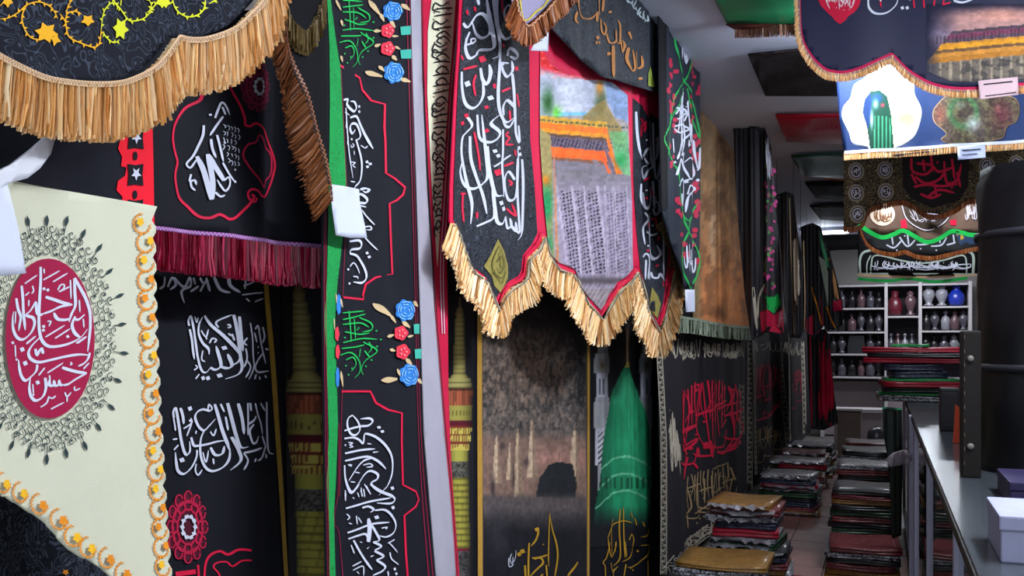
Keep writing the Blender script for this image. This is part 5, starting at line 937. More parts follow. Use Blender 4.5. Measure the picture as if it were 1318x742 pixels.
s = drape('draped_flag', 'grey-black draped flag with a pale script strip down its middle', 8.8, [(1000, 252), (1012, 247), (1021, 251), (1026, 300), (1034, 340), (1037, 420), (1030, 436), (1016, 434), (1010, 390), (1004, 330)], M_SLATE, (1025, 432), .025, .10, 1)
s.strokes('lettering', scribble([(1020, 300), (1026, 300), (1032, 400), (1024, 400)], rr, 26, .9, None), M_SAND, 1)
s.strokes('trim', [pen([(1016, 255), (1018, 330), (1022, 430)], 1.2, None, taper=None), pen([(1034, 310), (1036, 380), (1035, 425)], 1.2, None, taper=None)], M_TANP, 1)
s = drape('draped_flag', 'dark draped flag with green, orange and pale slanting stripes at the end of the row', 10, [(1030, 292), (1046, 287), (1056, 292), (1066, 320), (1076, 355), (1084, 390), (1085, 418), (1072, 426), (1060, 420), (1048, 436), (1038, 430), (1034, 360)], M_SLATE, (1060, 425), .025, .12, 2)
each(s, 'stripe_print', [[(1052, 300), (1055, 298), (1064, 328), (1068, 345), (1064, 344)]], mat('mint_print', '#4ea878'), 1)
each(s, 'stripe_print', [[(1064, 334), (1068, 332), (1076, 362), (1080, 386), (1075, 384)]], mat('peach_print', '#d29a62'), 1)
each(s, 'stripe_print', [[(1054, 330), (1062, 336), (1074, 386), (1076, 400), (1066, 396)]], mat('pearl_print', '#8a9488'), 1)
each(s, 'stripe_print', [[(1072, 388), (1083, 386), (1084, 400), (1073, 401)], [(1046, 398), (1056, 380), (1060, 420), (1052, 430)], [(1036, 412), (1046, 405), (1046, 432), (1038, 428)]], M_CRIM, 1)
each(s, 'stripe_print', [pen([(1044, 370), (1052, 395), (1058, 420)], 1.6, None), pen([(1064, 395), (1070, 412), (1076, 424)], 2, None)], M_ORANGE, 2)
s = drape('red_black_flag', 'black flag with red scrolls hanging low in front of the white bench', 12.4, [(1038, 418), (1046, 424), (1062, 424), (1068, 432), (1072, 500), (1079, 545), (1060, 554), (1044, 552), (1040, 480)], M_SLATE, (1060, 552), .03, .16)
s.strokes('scroll_print', scribble([(1054, 440), (1068, 440), (1074, 540), (1056, 545)], rr, 26, 1.6, None) + [pen([(1043, 430), (1045, 548)], 2, None), pen([(1058, 520), (1066, 545), (1078, 546)], 3, None), pen([(1062, 430), (1060, 470), (1070, 500), (1060, 535)], 2.2, None)], M_RED, 1)
# ------------------------------------------------------------------ cloths fixed flat to the ceiling
def ceil_cloth(label, pts, m, base, z=3.17):
    s = Sheet('ceiling_cloth', label, 'cloth', z=z, base=base, group='cloths fixed to the ceiling', amp=.008, lam=.35); s.cloth('cloth', pts, m, 0, 8, .012); return s
s = ceil_cloth('green cloth with fringed front edge on the ceiling nearest the camera', [(902, -45), (1075, -45), (1075, 26), (1000, 31), (936, 33), (925, 10)], mat('bottle_green_satin', '#0e6b43', rough=.35, var=.4, scale=7, spec=.6), (1000, 20))
s.cloth('hem', [(934, 33), (1075, 26), (1075, 31), (948, 37)], mat('maroon_hem', '#5a2a22'), .004, 8)
s2 = Sheet('fringe_plane', 'x', 'x', (-1, 4.95), (1, 4.95), base=(990, 40)); bpy.data.objects.remove(s2.root); s2.root = s.root
s2.fringe([(947, 34), (990, 33), (1032, 31)], 15, mat('copper_fringe_thread', ['#8a5a48', '#b5826a', '#6d4436', '#c99a80'], kind='strand', bump=0), 1, 1.6, .0, seed=70)
s = ceil_cloth('dark navy cloth with faint brown pattern on the ceiling', [(963, 71), (1110, 60), (1110, 125), (985, 123)], mat('navy_patterned_cloth', '#11131c', kind='damask', col2='#3c2a26', pscale=10, width=.12), (1020, 95))
s = ceil_cloth('red cloth with faint lettering on the ceiling', [(998, 150), (1110, 147), (1110, 187), (1012, 182)], mat('red_satin', '#a8102c', rough=.45, var=.2), (1040, 165))
s.strokes('lettering', scribble([(1042, 158), (1078, 158), (1078, 170), (1042, 170)], random.Random(4), 12, .9, None), M_CRIM, 1)
s = ceil_cloth('deep green cloth with orange hem on the ceiling', [(1018, 201), (1105, 197), (1105, 233), (1034, 226)], mat('deep_green_cloth', '#10402e', rough=.4, var=.4), (1060, 212))
s.strokes('hem', [pen([(1034, 226.5), (1105, 233.5)], 2, None, taper=None)], mat('orange_hem', '#b5623c'), 1)
for i, (lab, p) in enumerate((('fifth cloth on the ceiling counted from the camera, plain black', [(1036, 237), (1110, 234), (1110, 261), (1050, 256)]), ('sixth cloth on the ceiling counted from the camera, plain black', [(1042, 264), (1110, 262), (1110, 285), (1056, 283)]), ('farthest black cloth on the ceiling behind the pale tube lamp', [(1058, 306), (1112, 304), (1112, 328), (1068, 327)]))):
    ceil_cloth(lab, p, M_DEEP, ((p[0][0] + p[2][0]) / 2, p[0][1] + 10))
# ------------------------------------------------------------------ valances hung across the counter side
def cross(name, label, y, base, cat='valance', amp=.008, lam=.25, group='valances hung across the aisle', **k): return Sheet(name, label, cat, (-1, y), (1.5, y), base=base, amp=amp, lam=lam, group=group, **k)
s = cross('hanging_valance', 'dark navy valance with red medallion, shrine picture and red trimmed scallops', 4.2, (1180, 80), lam=.6, amp=.005)
z5 = crop(1010, 0, 1318, 150, 1318)
WE = cr(z5([(80, -250), (80, 0), (92, 200), (145, 310), (215, 380), (270, 398), (330, 402), (420, 378), (510, 335)]), 4) + cr(z5([(590, 298), (640, 350), (690, 395), (800, 460), (920, 488), (1060, 490), (1200, 480), (1420, 455)]), 4)
WE = [q[:2] for q in WE]
s.cloth('cloth', WE + [(1345, -58)], mat('navy_sheen_cloth', '#1b1e3a', rough=.5, var=.15, spec=.3, through='#2438a0'), grid=8)
s.strokes('edge_trim', [pen(WE, 4.6, None, taper=None, curve=False)], mat('magenta_trim', '#b5174a', var=.1), 2)
s.fringe(cr([(x, y + 2) for x, y in WE[12:]], 1.1), 10, M_TAN, 1.1, 1.6, .004, curve=False, nrm=.4, seed=80)
s.tape([(x, y + 3.5) for x, y in WE], 3, mat('grey_mauve_braid', '#8a6a70'), None, .01, curve=False)
md = s.polys('medallion', [z5([(190, -120), (185, 0), (200, 35), (235, 70), (262, 95), (280, 118), (305, 135), (335, 115), (350, 92), (385, 70), (410, 35), (420, 0), (415, -120)])], mat('carmine_print', '#c01238', var=.1), 1)
s.strokes('lettering', scribble(z5([(205, -60), (405, -60), (370, 65), (250, 65)]), random.Random(9), 16, 1.3, None), mat('pinkish_white_print', '#e2c8d2'), 2, md)
s.strokes('lettering', calli(z5, [[(460, 0), (465, 45), (500, 75), (560, 70), (610, 30), (625, -10)], [(930, 5), (980, 15), (1045, -5)], [(520, -30), (530, 10)]], 3.2, [(648, 42, 1.4), (675, 42, 1.4), (690, -5)], 1.9, nib=NIB), M_WHITE, 2)
s.strokes('red_lettering', calli(z5, [[(525, 0), (532, 40)], [(710, 0), (715, 45)], [(765, 0), (768, 45)], [(825, 0), (822, 35)], [(870, 28), (915, 15)], [(880, -10), (870, 30)]], 2, nib=None), M_RED, 2)
def fn(X, Y):
    c = Canvas(X, Y, '#191b33'); n = fbm(X / 7, Y / 5, 3)
    c.put(np.clip((X - 1195) / 40, 0, 1) * np.clip((Y - 8) / 14, 0, 1), '#b58a86'); c.put(np.exp(-((X - 1290) / 40) ** 2 - ((Y - 20) / 9) ** 2), '#d89a88', .9); c.put(np.exp(-((X - 1212) / 14) ** 2 - ((Y - 46) / 12) ** 2), '#8d7d96', .8)
    yy = Y + (X - 1230) * .09
    for a, b, col in ((40, 44, '#4a3f4a'), (44, 50, '#7d3c58'), (50, 55, '#5b4a58'), (55, 58, '#c9882f'), (58, 63, '#e09a2a'), (63, 67, '#6d5038'), (67, 72, '#c98a3a'), (72, 79, '#b5782f'), (79, 110, '#6b6258')): c.put(((yy >= a) & (yy < b)) * (X > 1226 - (yy - 40) * .9) * 1.0, col)
    c.put(((yy > 79) & (yy < 108)) * (np.mod(X, 13) < 3), '#a3957f', .8); c.put(((yy > 82) & (yy < 108)) * (n > .55), '#3a3838', .7); c.put(((yy > 45) & (yy < 55)) * (np.mod(X, 5) < 2), '#3a3038', .7)
    c.put(np.clip((1212 - X) / 20, 0, 1) * (Y > 62), '#26283c', .9); c.put(np.clip((Y - 100) / 8, 0, 1), '#23252e', .6); c.N(.2, 5, 3, 8); return c.C
s.paint('shrine_picture', [(1192, 5), (1340, 5), (1340, 100), (1260, 106), (1225, 105), (1192, 92)], fn, M_PAINT, 1, 1.4)
t = cross('price_tag', 'pinkish paper tag pinned at the foot of the shrine picture valance', 4.17, (1285, 125), 'tag', .001, group='paper tags on the valances')
t.cloth('tag_paper', [(1259, 104), (1310, 99), (1311, 122), (1261, 128)], mat('pinkish_paper', '#cdb0b8', var=.05), 0, 8, .001)
t.strokes('printed_line', [pen([(1266, 109), (1303, 105)], 1.6, None, taper=None), pen([(1268, 124), (1308, 119)], 1.2, None, taper=None)], M_INK, 1)
s = cross('hanging_valance', 'bright blue valance with a green-robed figure and a dark picture cartouche', 5.2, (1200, 200), lam=.4)
s.cloth('cloth', [(1068, -10), (1345, -10), (1345, 188), (1318, 190), (1087, 206), (1080, 150)], mat('royal_blue_cloth', '#16305f', rough=.6, var=.2), grid=10)
z6 = crop(1050, 120, 1318, 370, 795)
CA = z6([(215, 225), (200, 205), (145, 190), (130, 150), (105, 95), (108, 55), (135, 20), (150, -30), (190, -55), (215, -95), (260, -110), (300, -95), (330, -60), (370, -40), (375, 5), (400, 60), (395, 110), (375, 160), (340, 190), (305, 205), (280, 222)])
s.strokes('cartouche_edge', [pen(CA, 2.4, closed=True, taper=None)], M_PAPER, 1)
def fn(X, Y):
    c = Canvas(X, Y, '#dfe8d8'); c.put(np.exp(-((X - 1165) / 22) ** 2 - ((Y - 152) / 18) ** 2), '#93c260', .9); c.put(np.exp(-((X - 1100) / 14) ** 2 - ((Y - 158) / 18) ** 2), '#b0cd8a', .8); c.put(np.clip((Y - 178) / 14, 0, 1), '#dfe8c8', .7)
    c.P([(1120, 194), (1116, 165), (1110, 145), (1113, 128), (1121, 118), (1133, 117), (1142, 124), (1147, 145), (1149, 170), (1151, 194)], '#0a3a2c'); c.P([(1110, 145), (1113, 128), (1121, 120), (1122, 150), (1117, 168)], '#0f2c5c')
    c.G(1129, 127, 8, 6, '#173a86', .9); c.G(1127, 135, 4, 7, '#a8c4cc', .7); c.G(1136, 136, 3, 3, '#c03048', .9); c.put(c.inpoly([(1124, 194), (1126, 150), (1145, 150), (1150, 194)]) * (np.mod(X, 5) < 1.6), '#3f9a70', .8); c.G(1122, 155, 2.5, 14, '#cfe8ea', .7); c.N(.08, 6, 6); return c.C
s.paint('figure_picture', [q[:2] for q in cr(CA, 5, True)], fn, M_PAINT, 2, 1.0)
CB = z6([(480, 180), (500, 155), (455, 110), (450, 70), (470, 40), (500, 15), (560, 0), (640, 0), (700, 5), (760, 20), (775, 60), (765, 105), (730, 125), (715, 165), (690, 175), (620, 195), (540, 195)])
s.strokes('cartouche_edge', [pen(CB, 2.0, closed=True, taper=None)], mat('bronze_print', '#a88a66'), 1)
def fn(X, Y):
    c = Canvas(X, Y, '#4c4038'); n = fbm(X / 5, Y / 5, 6); c.put((n > .52) * .7, '#6d6a4a'); c.G(1210, 148, 9, 16, '#8a4a3a', .7); c.G(1290, 148, 16, 22, '#6a3440', .8); c.put(np.exp(-(np.hypot((X - 1240) / 20, (Y - 145) / 22) - .85) ** 2 * 30), '#3f7a4a', .7)
    c.G(1252, 160, 11, 12, '#a8b0ae', .95); c.G(1262, 172, 9, 9, '#3a3034', .8); c.G(1236, 136, 8, 6, '#8fa08a', .7); c.G(1285, 140, 5, 6, '#b06a66', .8); c.N(.35, 3, 3, 2); return c.C
s.paint('scene_picture', [q[:2] for q in cr(CB, 5, True)], fn, M_PAINT, 2, 1.0)
s.fringe([(1087, 197), (1200, 190), (1340, 181)], 10, M_TAN, 1.1, 1.6, .004, seed=90, jit=.03)
s.tape([(1087, 197), (1200, 190), (1340, 181)], 4, M_PAPER, None, .012)
t = cross('price_tag', 'pale blue paper tag on the fringe of the blue valance', 5.16, (1251, 205), 'tag', .001, group='paper tags on the valances')
t.cloth('tag_paper', [(1232, 189), (1268, 186), (1269, 203), (1233, 206)], mat('bluish_paper', '#b5bee0', var=.05), 0, 8, .001)
t.strokes('printed_line', [pen([(1238, 194), (1262, 192)], 1.4, None, taper=None), pen([(1238, 200), (1258, 198)], 1, None, taper=None)], M_INK, 1)
# brown roundel valance
s = cross('hanging_valance', 'brown patterned valance with pale roundels and a crimson calligraphy block', 6.0, (1180, 265), lam=.35)
BE = [(1086, 292), (1098, 293), (1110, 287), (1120, 268), (1140, 262), (1160, 258), (1175, 264), (1190, 274), (1210, 276), (1230, 268), (1258, 256), (1345, 262)]
s.cloth('cloth', [(1086, 150), (1345, 150)] + BE[::-1], mat('olive_brown_damask', '#2c2419', kind='damask', col2='#7d6c48', pscale=22, width=.13), grid=10)
for x, y in ((1102, 221), (1102, 249), (1104, 276), (1139, 219), (1140, 247), (1270, 214), (1308, 211)):
    r_ = s.polys('roundel', [oval(x, y, 10.5, 11.5, 24)], mat('taupe_print', '#8d8170', var=.15), 1); s.polys('roundel_core', [oval(x, y, 8, 9, 20)], mat('umber_print', '#3a2f26'), 1, parent=r_, off=.002)
    s.strokes('lettering', [pen(oval(x, y, 6, 7, 16), 1.2, closed=True, taper=None)] + scribble([(x - 4, y - 5), (x + 4, y - 5), (x + 4, y + 5), (x - 4, y + 5)], rr, 6, 1.0, None), mat('lilac_white_print', '#c9c4d0'), 1, r_, .004)
s.polys('calligraphy_field', [[(1160, 150), (1250, 150), (1246, 240), (1235, 258), (1200, 268), (1172, 256), (1162, 240)]], mat('dark_umber_print', '#1d1714'), 1, 12)
R3 = calli(z6, [[(365, 250), (370, 300), (420, 310), (450, 280)], [(385, 270), (440, 275), (470, 300), (530, 280)], [(380, 320), (420, 345), (470, 330), (500, 290)], [(490, 260), (500, 340), (540, 330), (555, 270)], [(375, 360), (420, 350), (480, 355), (550, 345)], [(400, 385), (440, 400), (480, 385)], [(430, 395), (470, 370), (530, 380)], [(520, 250), (530, 330)], [(455, 345), (460, 395)], [(410, 255), (415, 300)], [(540, 300), (552, 360)], [(365, 310), (385, 350)], [(440, 240), (446, 300)]], 3.2, [(480, 320), (400, 340), (520, 360), (465, 265)], 1.8, nib=None)
s.strokes('red_lettering', R3, M_RED, 2)
s.fringe(BE, 7, M_BROWNF, 1, 1.5, .003, seed=95)
# bronze valance with green edge; lamp highlight painted into the pale roundel
s = cross('hanging_valance', 'bronze valance with a roundel brightened by a painted gleam and bright green scalloped edge', 6.7, (1180, 298), lam=.3)
GE = [(1105, 288), (1118, 298), (1135, 306), (1150, 302), (1162, 297), (1175, 303), (1192, 312), (1208, 308), (1225, 298), (1240, 300), (1258, 303), (1345, 300)]
s.cloth('cloth', [(1104, 230), (1345, 230)] + GE[::-1], mat('bronze_satin', '#6a5346', rough=.4, var=.25, spec=.5), grid=10)
s.polys('roundel', [oval(1136, 276, 16, 15, 20)], mat('gleam_print', '#f2ddc8', rough=.35), 1); s.strokes('lettering', scribble([(1124, 270), (1148, 270), (1148, 288), (1124, 288)], rr, 12, 1.2, None), mat('brown_script', '#8a5a3a'), 2)
s.polys('roundel', [[(1160, 262), (1226, 262), (1224, 278), (1212, 292), (1194, 299), (1176, 292), (1163, 278)]], mat('umber_print', '#3a2f26'), 1)
s.strokes('lettering', [pen([(1161, 264), (1166, 280), (1178, 291), (1194, 297), (1211, 290), (1222, 278), (1225, 264)], 1.4, None, taper=None)] + scribble([(1168, 268), (1218, 268), (1208, 288), (1180, 288)], rr, 22, .9, None) + scribble([(1242, 262), (1258, 260), (1258, 284), (1244, 286)], rr, 12, 1.2, None), mat('lilac_white_print', '#c9c4d0'), 2)
each(s, 'red_patch', [[(1159, 284), (1166, 282), (1168, 294), (1160, 294)], [(1222, 284), (1231, 282), (1231, 290), (1224, 290)]], M_RED, 1)
s.strokes('edge_trim', [pen(GE, 5.5, None, taper=None, step=3)], mat('vivid_green_trim', '#17b04c', var=.1, rough=.4), 2)
t = cross('price_tag', 'lilac paper tag on the bronze valance roundel', 6.66, (1203, 284), 'tag', .001, group='paper tags on the valances')
t.cloth('tag_paper', [(1192, 272), (1215, 274), (1214, 285), (1193, 283)], mat('lilac_paper', '#b3aecb', var=.05), 0, 8, .001); t.strokes('printed_line', [pen([(1196, 276), (1211, 278)], .8, None, taper=None)], M_INK, 1)
# white lettered valance
s = cross('hanging_valance', 'dark valance with white lettering and a golden corner star', 7.3, (1180, 325), lam=.3)
DE = [(1108, 296), (1116, 312), (1130, 322), (1150, 325), (1165, 322), (1180, 328), (1200, 330), (1220, 326), (1258, 318), (1300, 316)]
s.cloth('cloth', [(1108, 270), (1300, 270)] + DE[::-1], mat('dark_grey_cloth', '#26282a', var=.2), grid=10)
s.strokes('lettering', calli(z6, [[(270, 580), (300, 590), (330, 560)], [(290, 545), (295, 580)], [(320, 550), (350, 585), (380, 560)], [(350, 540), (355, 580)], [(385, 580), (430, 575), (450, 545)], [(410, 545), (412, 575)], [(440, 585), (480, 580), (500, 550)], [(470, 540), (475, 575)], [(500, 580), (535, 570)], [(525, 540), (530, 575)]], 2.0, [(310, 600), (400, 595), (460, 600), (340, 545), (490, 545)], 1.3, nib=None), M_WHITE, 1)
s.strokes('star_print', [star(1236, 305, 6, 8, 4, .5)], M_GOLD, 1); s.polys('corner_patch', [[(1228, 296), (1256, 300), (1256, 314), (1236, 316)]], mat('steel_blue_print', '#2f4466'), 1)
s.fringe(DE, 6, M_BROWNF, 1, 1.4, .003, seed=97); cords(s, [(1115, 273), (1290, 273)])
# arched valance
s = cross('hanging_valance', 'black valance with arched white border, script panel and green hem, lowest of the row', 7.9, (1180, 358), lam=.3)
s.cloth('cloth', [(1104, 270), (1259, 270), (1259, 354), (1180, 356), (1104, 353)], M_DEEP, grid=10); cords(s, [(1110, 273), (1250, 273)])
s.strokes('border_print', [pen(z6([(170, 690), (168, 640), (180, 610), (210, 600)]), 3, None, taper=None), pen(z6([(195, 690), (196, 650), (210, 620)]), 1.5, None, taper=None), pen(z6([(210, 690), (212, 655), (230, 620), (330, 640), (400, 650), (480, 640), (560, 620), (575, 650), (575, 690)]), 2, None, taper=None), pen(z6([(600, 690), (600, 620), (570, 600)]), 3.4, None, taper=None), pen(z6([(160, 690), (620, 692)]), 2.2, None, taper=None)], mat('pale_green_print', '#a9b8ad'), 1)
s.strokes('lettering', scribble(z6([(225, 640), (570, 640), (570, 680), (225, 680)]), rr, 40, 1.3, None), M_WHITE, 2)
s.strokes('hem', [pen([(1104, 354), (1180, 357), (1259, 354)], 3, None, taper=None)], M_TAPE, 1); s.strokes('hem', [pen([(1104, 359), (1140, 362), (1170, 359), (1205, 363), (1245, 358)], 4, None, taper=None)], mat('vivid_green_trim', '#17b04c'), 1)
# ------------------------------------------------------------------ glass counter
M_ALU = mat('painted_steel', '#9d9eb4', metal=.1, rough=.4, var=.08, bump=0); M_GLS = glass('counter_glass', '#e6f0ee'); M_DKW = mat('dark_wood', '#2a201c', var=.3, scale=30, rough=.5)
CNT_X0, CNT_X1, CNT_Y0, CNT_Y1, CNT_Z = .17, .82, 1.5, 9.2, 1.15
r = empty('display_counter', (.5, 6, 0), 'long aluminium-framed glass display counter along the right side of the aisle', 'counter')
box('plinth', (CNT_X0 + .03, CNT_Y0 + .02, 0), (CNT_X1, CNT_Y1, .12), mat('grey_plinth', '#4a4d52'), r, .005)
box('back_panel', (CNT_X1 - .02, CNT_Y0, .12), (CNT_X1, CNT_Y1, CNT_Z - .02), mat('grey_panel', '#6d7178'), r)
box('shelf', (CNT_X0 + .03, CNT_Y0 + .03, .60), (CNT_X1 - .03, CNT_Y1 - .03, .615), mat('shelf_board', '#80848a'), r)
for y in (1.52, 2.72, 4.3, 5.9, 6.42, 7.6, 9.16):
    w = .10 if y == 6.42 else .04
    box('post', (CNT_X0 - (.015 if y == 6.42 else 0), y - w / 2, .0 if y == 6.42 else .12), (CNT_X0 + (.08 if y == 6.42 else .05), y + w / 2, CNT_Z), M_ALU, r, .004)
box('rail', (CNT_X0 - .004, CNT_Y0, CNT_Z - .03), (CNT_X0 + .035, CNT_Y1, CNT_Z), mat('black_edge_rail', '#121214', rough=.4), r, .004); box('rail', (CNT_X0, CNT_Y0, .11), (CNT_X0 + .035, CNT_Y1, .15), M_ALU, r, .004)
box('glass_top', (CNT_X0, CNT_Y0, CNT_Z), (CNT_X1, CNT_Y1, CNT_Z + .01), mat('mirror_glass_top', '#454b52', metal=.5, rough=.22, bump=0, var=.1), r)
box('side_panel', (CNT_X0 + .01, 5.92, .15), (CNT_X0 + .03, 6.36, CNT_Z - .04), mat('lilac_grey_panel', '#7a7a88', rough=.4), r)
for a, b in ((1.54, 2.70), (2.74, 4.28), (4.32, 5.88), (6.48, 7.58), (7.62, 9.14)): box('glass_pane', (CNT_X0 + .012, a, .15), (CNT_X0 + .018, b, CNT_Z - .04), M_GLS, r)
for i, (y, z, w, h, d, m, lab) in enumerate(((5.0, .615, .3, .2, .3, mat('carton_brown', '#7a5236', var=.2), 'brown carton box on the middle shelf of the counter'), (5.5, .615, .2, .25, .25, mat('carton_white', '#b9bcc2', var=.1), 'white carton box on the middle shelf of the counter'), (4.3, .615, .25, .3, .3, mat('carton_grey', '#6b7078', var=.1), 'grey carton box on the middle shelf of the counter'), (5.2, .12, .3, .3, .35, mat('carton_brown', '#7a5236'), 'brown carton box on the floor of the counter'), (7.0, .615, .3, .22, .3, mat('carton_red', '#5a1c1c'), 'dark red carton box inside the far end of the counter'))):
    e_ = empty('carton_box', (.5, y, z), lab, 'box'); box('carton', (.30, y - d / 2, z), (.30 + w, y + d / 2, z + h), m, e_, .006); box('packing_tape', (.30 + w * .4, y - d / 2 - .001, z + h - .05), (.30 + w * .6, y + d / 2 + .001, z + h + .002), mat('packing_tape', '#8f7a5a', rough=.3), e_)
# ------------------------------------------------------------------ things on the counter
def at_y(px, py, y):
    rv = FWD + RGT * ((px - CX) / F) + UP * ((HY - py) / F); return EYE + rv * (y / rv.y)
# black wrapped roll standing at the right edge
r = empty('fabric_roll', (.56, 3.75, CNT_Z + .01), 'thick upright roll of black fabric standing on the counter at the right edge', 'fabric roll')
bm = bmesh.new(); nA, nZ = 64, 40; p0 = at_y(1257, 222, 3.75); rad = .56 - p0.x; zt = p0.z; rings = []
for j in range(nZ + 1):
    t = j / nZ; z = CNT_Z + .01 + (zt - CNT_Z - .01) * t; ring = []
    for i in range(nA):
        a = 2 * math.pi * i / nA; w = 1 + .022 * math.sin(5 * a + 3 * t) + .012 * math.sin(11 * a - 7 * t * 2) + .012 * math.sin(23 * t + 3 * math.sin(a * 2)); q = rad * w * (1 - .04 * (t > .97))
        ring.append(bm.verts.new((.56 + q * math.cos(a), 3.75 + q * math.sin(a), z)))
    rings.append(ring)
for A_, B_ in zip(rings, rings[1:]):
    for i in range(nA): bm.faces.new((A_[i], A_[(i + 1) % nA], B_[(i + 1) % nA], B_[i]))
bm.faces.new(rings[-1]); bm.faces.new(rings[0][::-1])
bm_obj('cloth_wrap', bm, mat('inky_black_wrap', '#07080c', rough=.5, spec=.2, var=.2), r, True)
sp = [(.56 + rad * (1.03 - .0155 * k / 4) * math.cos(k * .35) * (1 - k / 60), 3.75 + rad * (1 - k / 60) * math.sin(k * .35)) for k in range(46)]
V = []; Fc = []
for k, (x, y) in enumerate(sp): V += [(x, y, zt - .004), (x, y, zt + .008)]
for k in range(len(sp) - 1): Fc.append((2 * k, 2 * k + 1, 2 * k + 3, 2 * k + 2))
mesh_obj('roll_edge', V, Fc, mat('inky_black_wrap', '#0f1016'), r)
for z in (1.5, 1.95): 
    bm = lathe_bm([(rad * 1.03, 0), (rad * 1.04, .012), (rad * 1.03, .024)], (.56, 3.75, z), 48); bm_obj('binding_cord', bm, mat('dark_cord', '#1b1b22', rough=.6), r, True)
# brown panel case with studs
pA = at_y(1238, 426, 3.45); pB = at_y(1261, 612, 3.45)
r = empty('standing_case', (pA.x, 3.45, CNT_Z + .01), 'tall narrow dark brown case with two pale studs on the counter', 'case')
box('case_body', (pA.x, 3.45, CNT_Z + .01), (pB.x + .005, 3.56, pA.z), mat('dark_brown_leather', '#0f0b0a', rough=.6, spec=.15, var=.3, scale=40), r, .006)
for py in (462, 575): 
    q = at_y(1249, py, 3.449); bm = lathe_bm([(.004, 0), (.011, .002), (.010, .006), (.004, .009)], (0, 0, 0), 14); bmesh.ops.rotate(bm, verts=bm.verts, matrix=Matrix.Rotation(math.pi / 2, 3, 'X')); bmesh.ops.translate(bm, verts=bm.verts, vec=q); bm_obj('stud', bm, mat('pale_stud', '#5a5652', rough=.4), r, True)
for k in range(10):
    q = at_y(1241, 432 + k * 18, 3.449); box('stitch', (q.x, 3.446, q.z - .012), (q.x + .002, 3.451, q.z), mat('tan_stitch', '#5a4a3a'), r)
# small black speaker box and orange pack
q = at_y(1210, 500, 5.2); q2 = at_y(1236, 560, 5.2)
r = empty('speaker_box', (q.x, 5.2, CNT_Z + .01), 'small black upright box standing on the counter behind the brown case', 'box')
box('box_body', (q.x, 5.2, CNT_Z + .01), (q2.x, 5.32, q.z), mat('black_plastic', '#17171a', rough=.4), r, .008); box('front_panel', (q.x + .012, 5.194, CNT_Z + .03), (q2.x - .012, 5.2, q.z - .02), mat('charcoal_mesh', '#232327', rough=.7), r, .003)
q = at_y(1227, 522, 4.6); q2 = at_y(1242, 556, 4.6)
r = empty('orange_packet', (q.x, 4.6, CNT_Z + .01), 'orange packet leaning on the counter beside the brown case', 'packet')
mesh_obj('wrapper', [(q.x, 4.6, CNT_Z + .012), (q2.x, 4.6, CNT_Z + .012), (q2.x + .005, 4.62, q.z - .03), (q.x + .01, 4.62, q.z), (q.x, 4.63, CNT_Z + .012), (q2.x, 4.63, CNT_Z + .012), (q2.x + .005, 4.64, q.z - .03), (q.x + .01, 4.64, q.z)], [(0, 1, 2, 3), (7, 6, 5, 4), (0, 4, 5, 1), (1, 5, 6, 2), (2, 6, 7, 3), (3, 7, 4, 0)], mat('orange_wrapper', '#c9481e', rough=.4), r)
mesh_obj('seal', [(q.x + .01, 4.618, q.z - .012), (q2.x + .003, 4.618, q.z - .04), (q2.x + .005, 4.642, q.z - .03), (q.x + .01, 4.642, q.z + .004)], [(0, 1, 2, 3)], mat('dark_seal', '#7a2a12'), r)
# purple and white boxes low at the right edge, on the counter's near end
r = empty('violet_box', (.5, 2.95, CNT_Z + .01), 'dark violet box lying on the near end of the counter', 'box')
vz = at_y(1290, 606, 2.95).z; box('carton', (.32, 2.9, CNT_Z + .01), (.7, 3.2, CNT_Z + .05), mat('violet_card', '#1d173a', rough=.5), r, .004); box('lid', (.318, 2.898, CNT_Z + .05), (.702, 3.202, CNT_Z + .075), mat('violet_card', '#2c2350'), r, .004)
r = empty('white_box', (.5, 2.2, CNT_Z + .01), 'white carton with lid at the bottom right edge on the counter', 'box')
q = at_y(1288, 664, 2.15); box('carton', (q.x, 2.15, CNT_Z + .01), (q.x + .3, 2.4, q.z - .03), mat('lilac_white_card', '#8d90ac', rough=.5), r, .004); box('lid', (q.x - .003, 2.147, q.z - .03), (q.x + .303, 2.403, q.z), mat('lilac_white_card', '#b9bcd6'), r, .004)

# dark green cloth and a pale rag hanging at the counter's far corner post
t = cross('draped_cloth', 'dark green cloth draped down beside the counter post under the fabric pile', 6.5, (1148, 690), 'cloth', .012, .09, group=None)
t.cloth('cloth', [(1136, 524), (1161, 526), (1162, 600), (1160, 690), (1148, 694), (1144, 600), (1138, 560)], mat('forest_cloth', '#08120e', rough=.6, var=.3), 0, 4, .006)
t.strokes('hem', [pen([(1136, 525), (1161, 527)], 2.2, None, taper=None)], mat('jade_hem', '#2a8a5c'), 2)
t = cross('pale_rag', 'pale grey rag tied around the counter corner post', 6.34, (1158, 600), 'rag', .010, .05, group=None)
t.cloth('cloth', [(1141, 592), (1150, 584), (1163, 580), (1172, 584), (1174, 592), (1164, 598), (1154, 600), (1146, 602)], mat('pale_rag_cloth', '#8f8790', rough=.8, var=.2), 0, 3, .01)
t.strokes('knot', [pen([(1164, 579), (1168, 590), (1165, 601)], 5, None, step=2)], mat('pale_rag_cloth', '#8f8790'), 3)
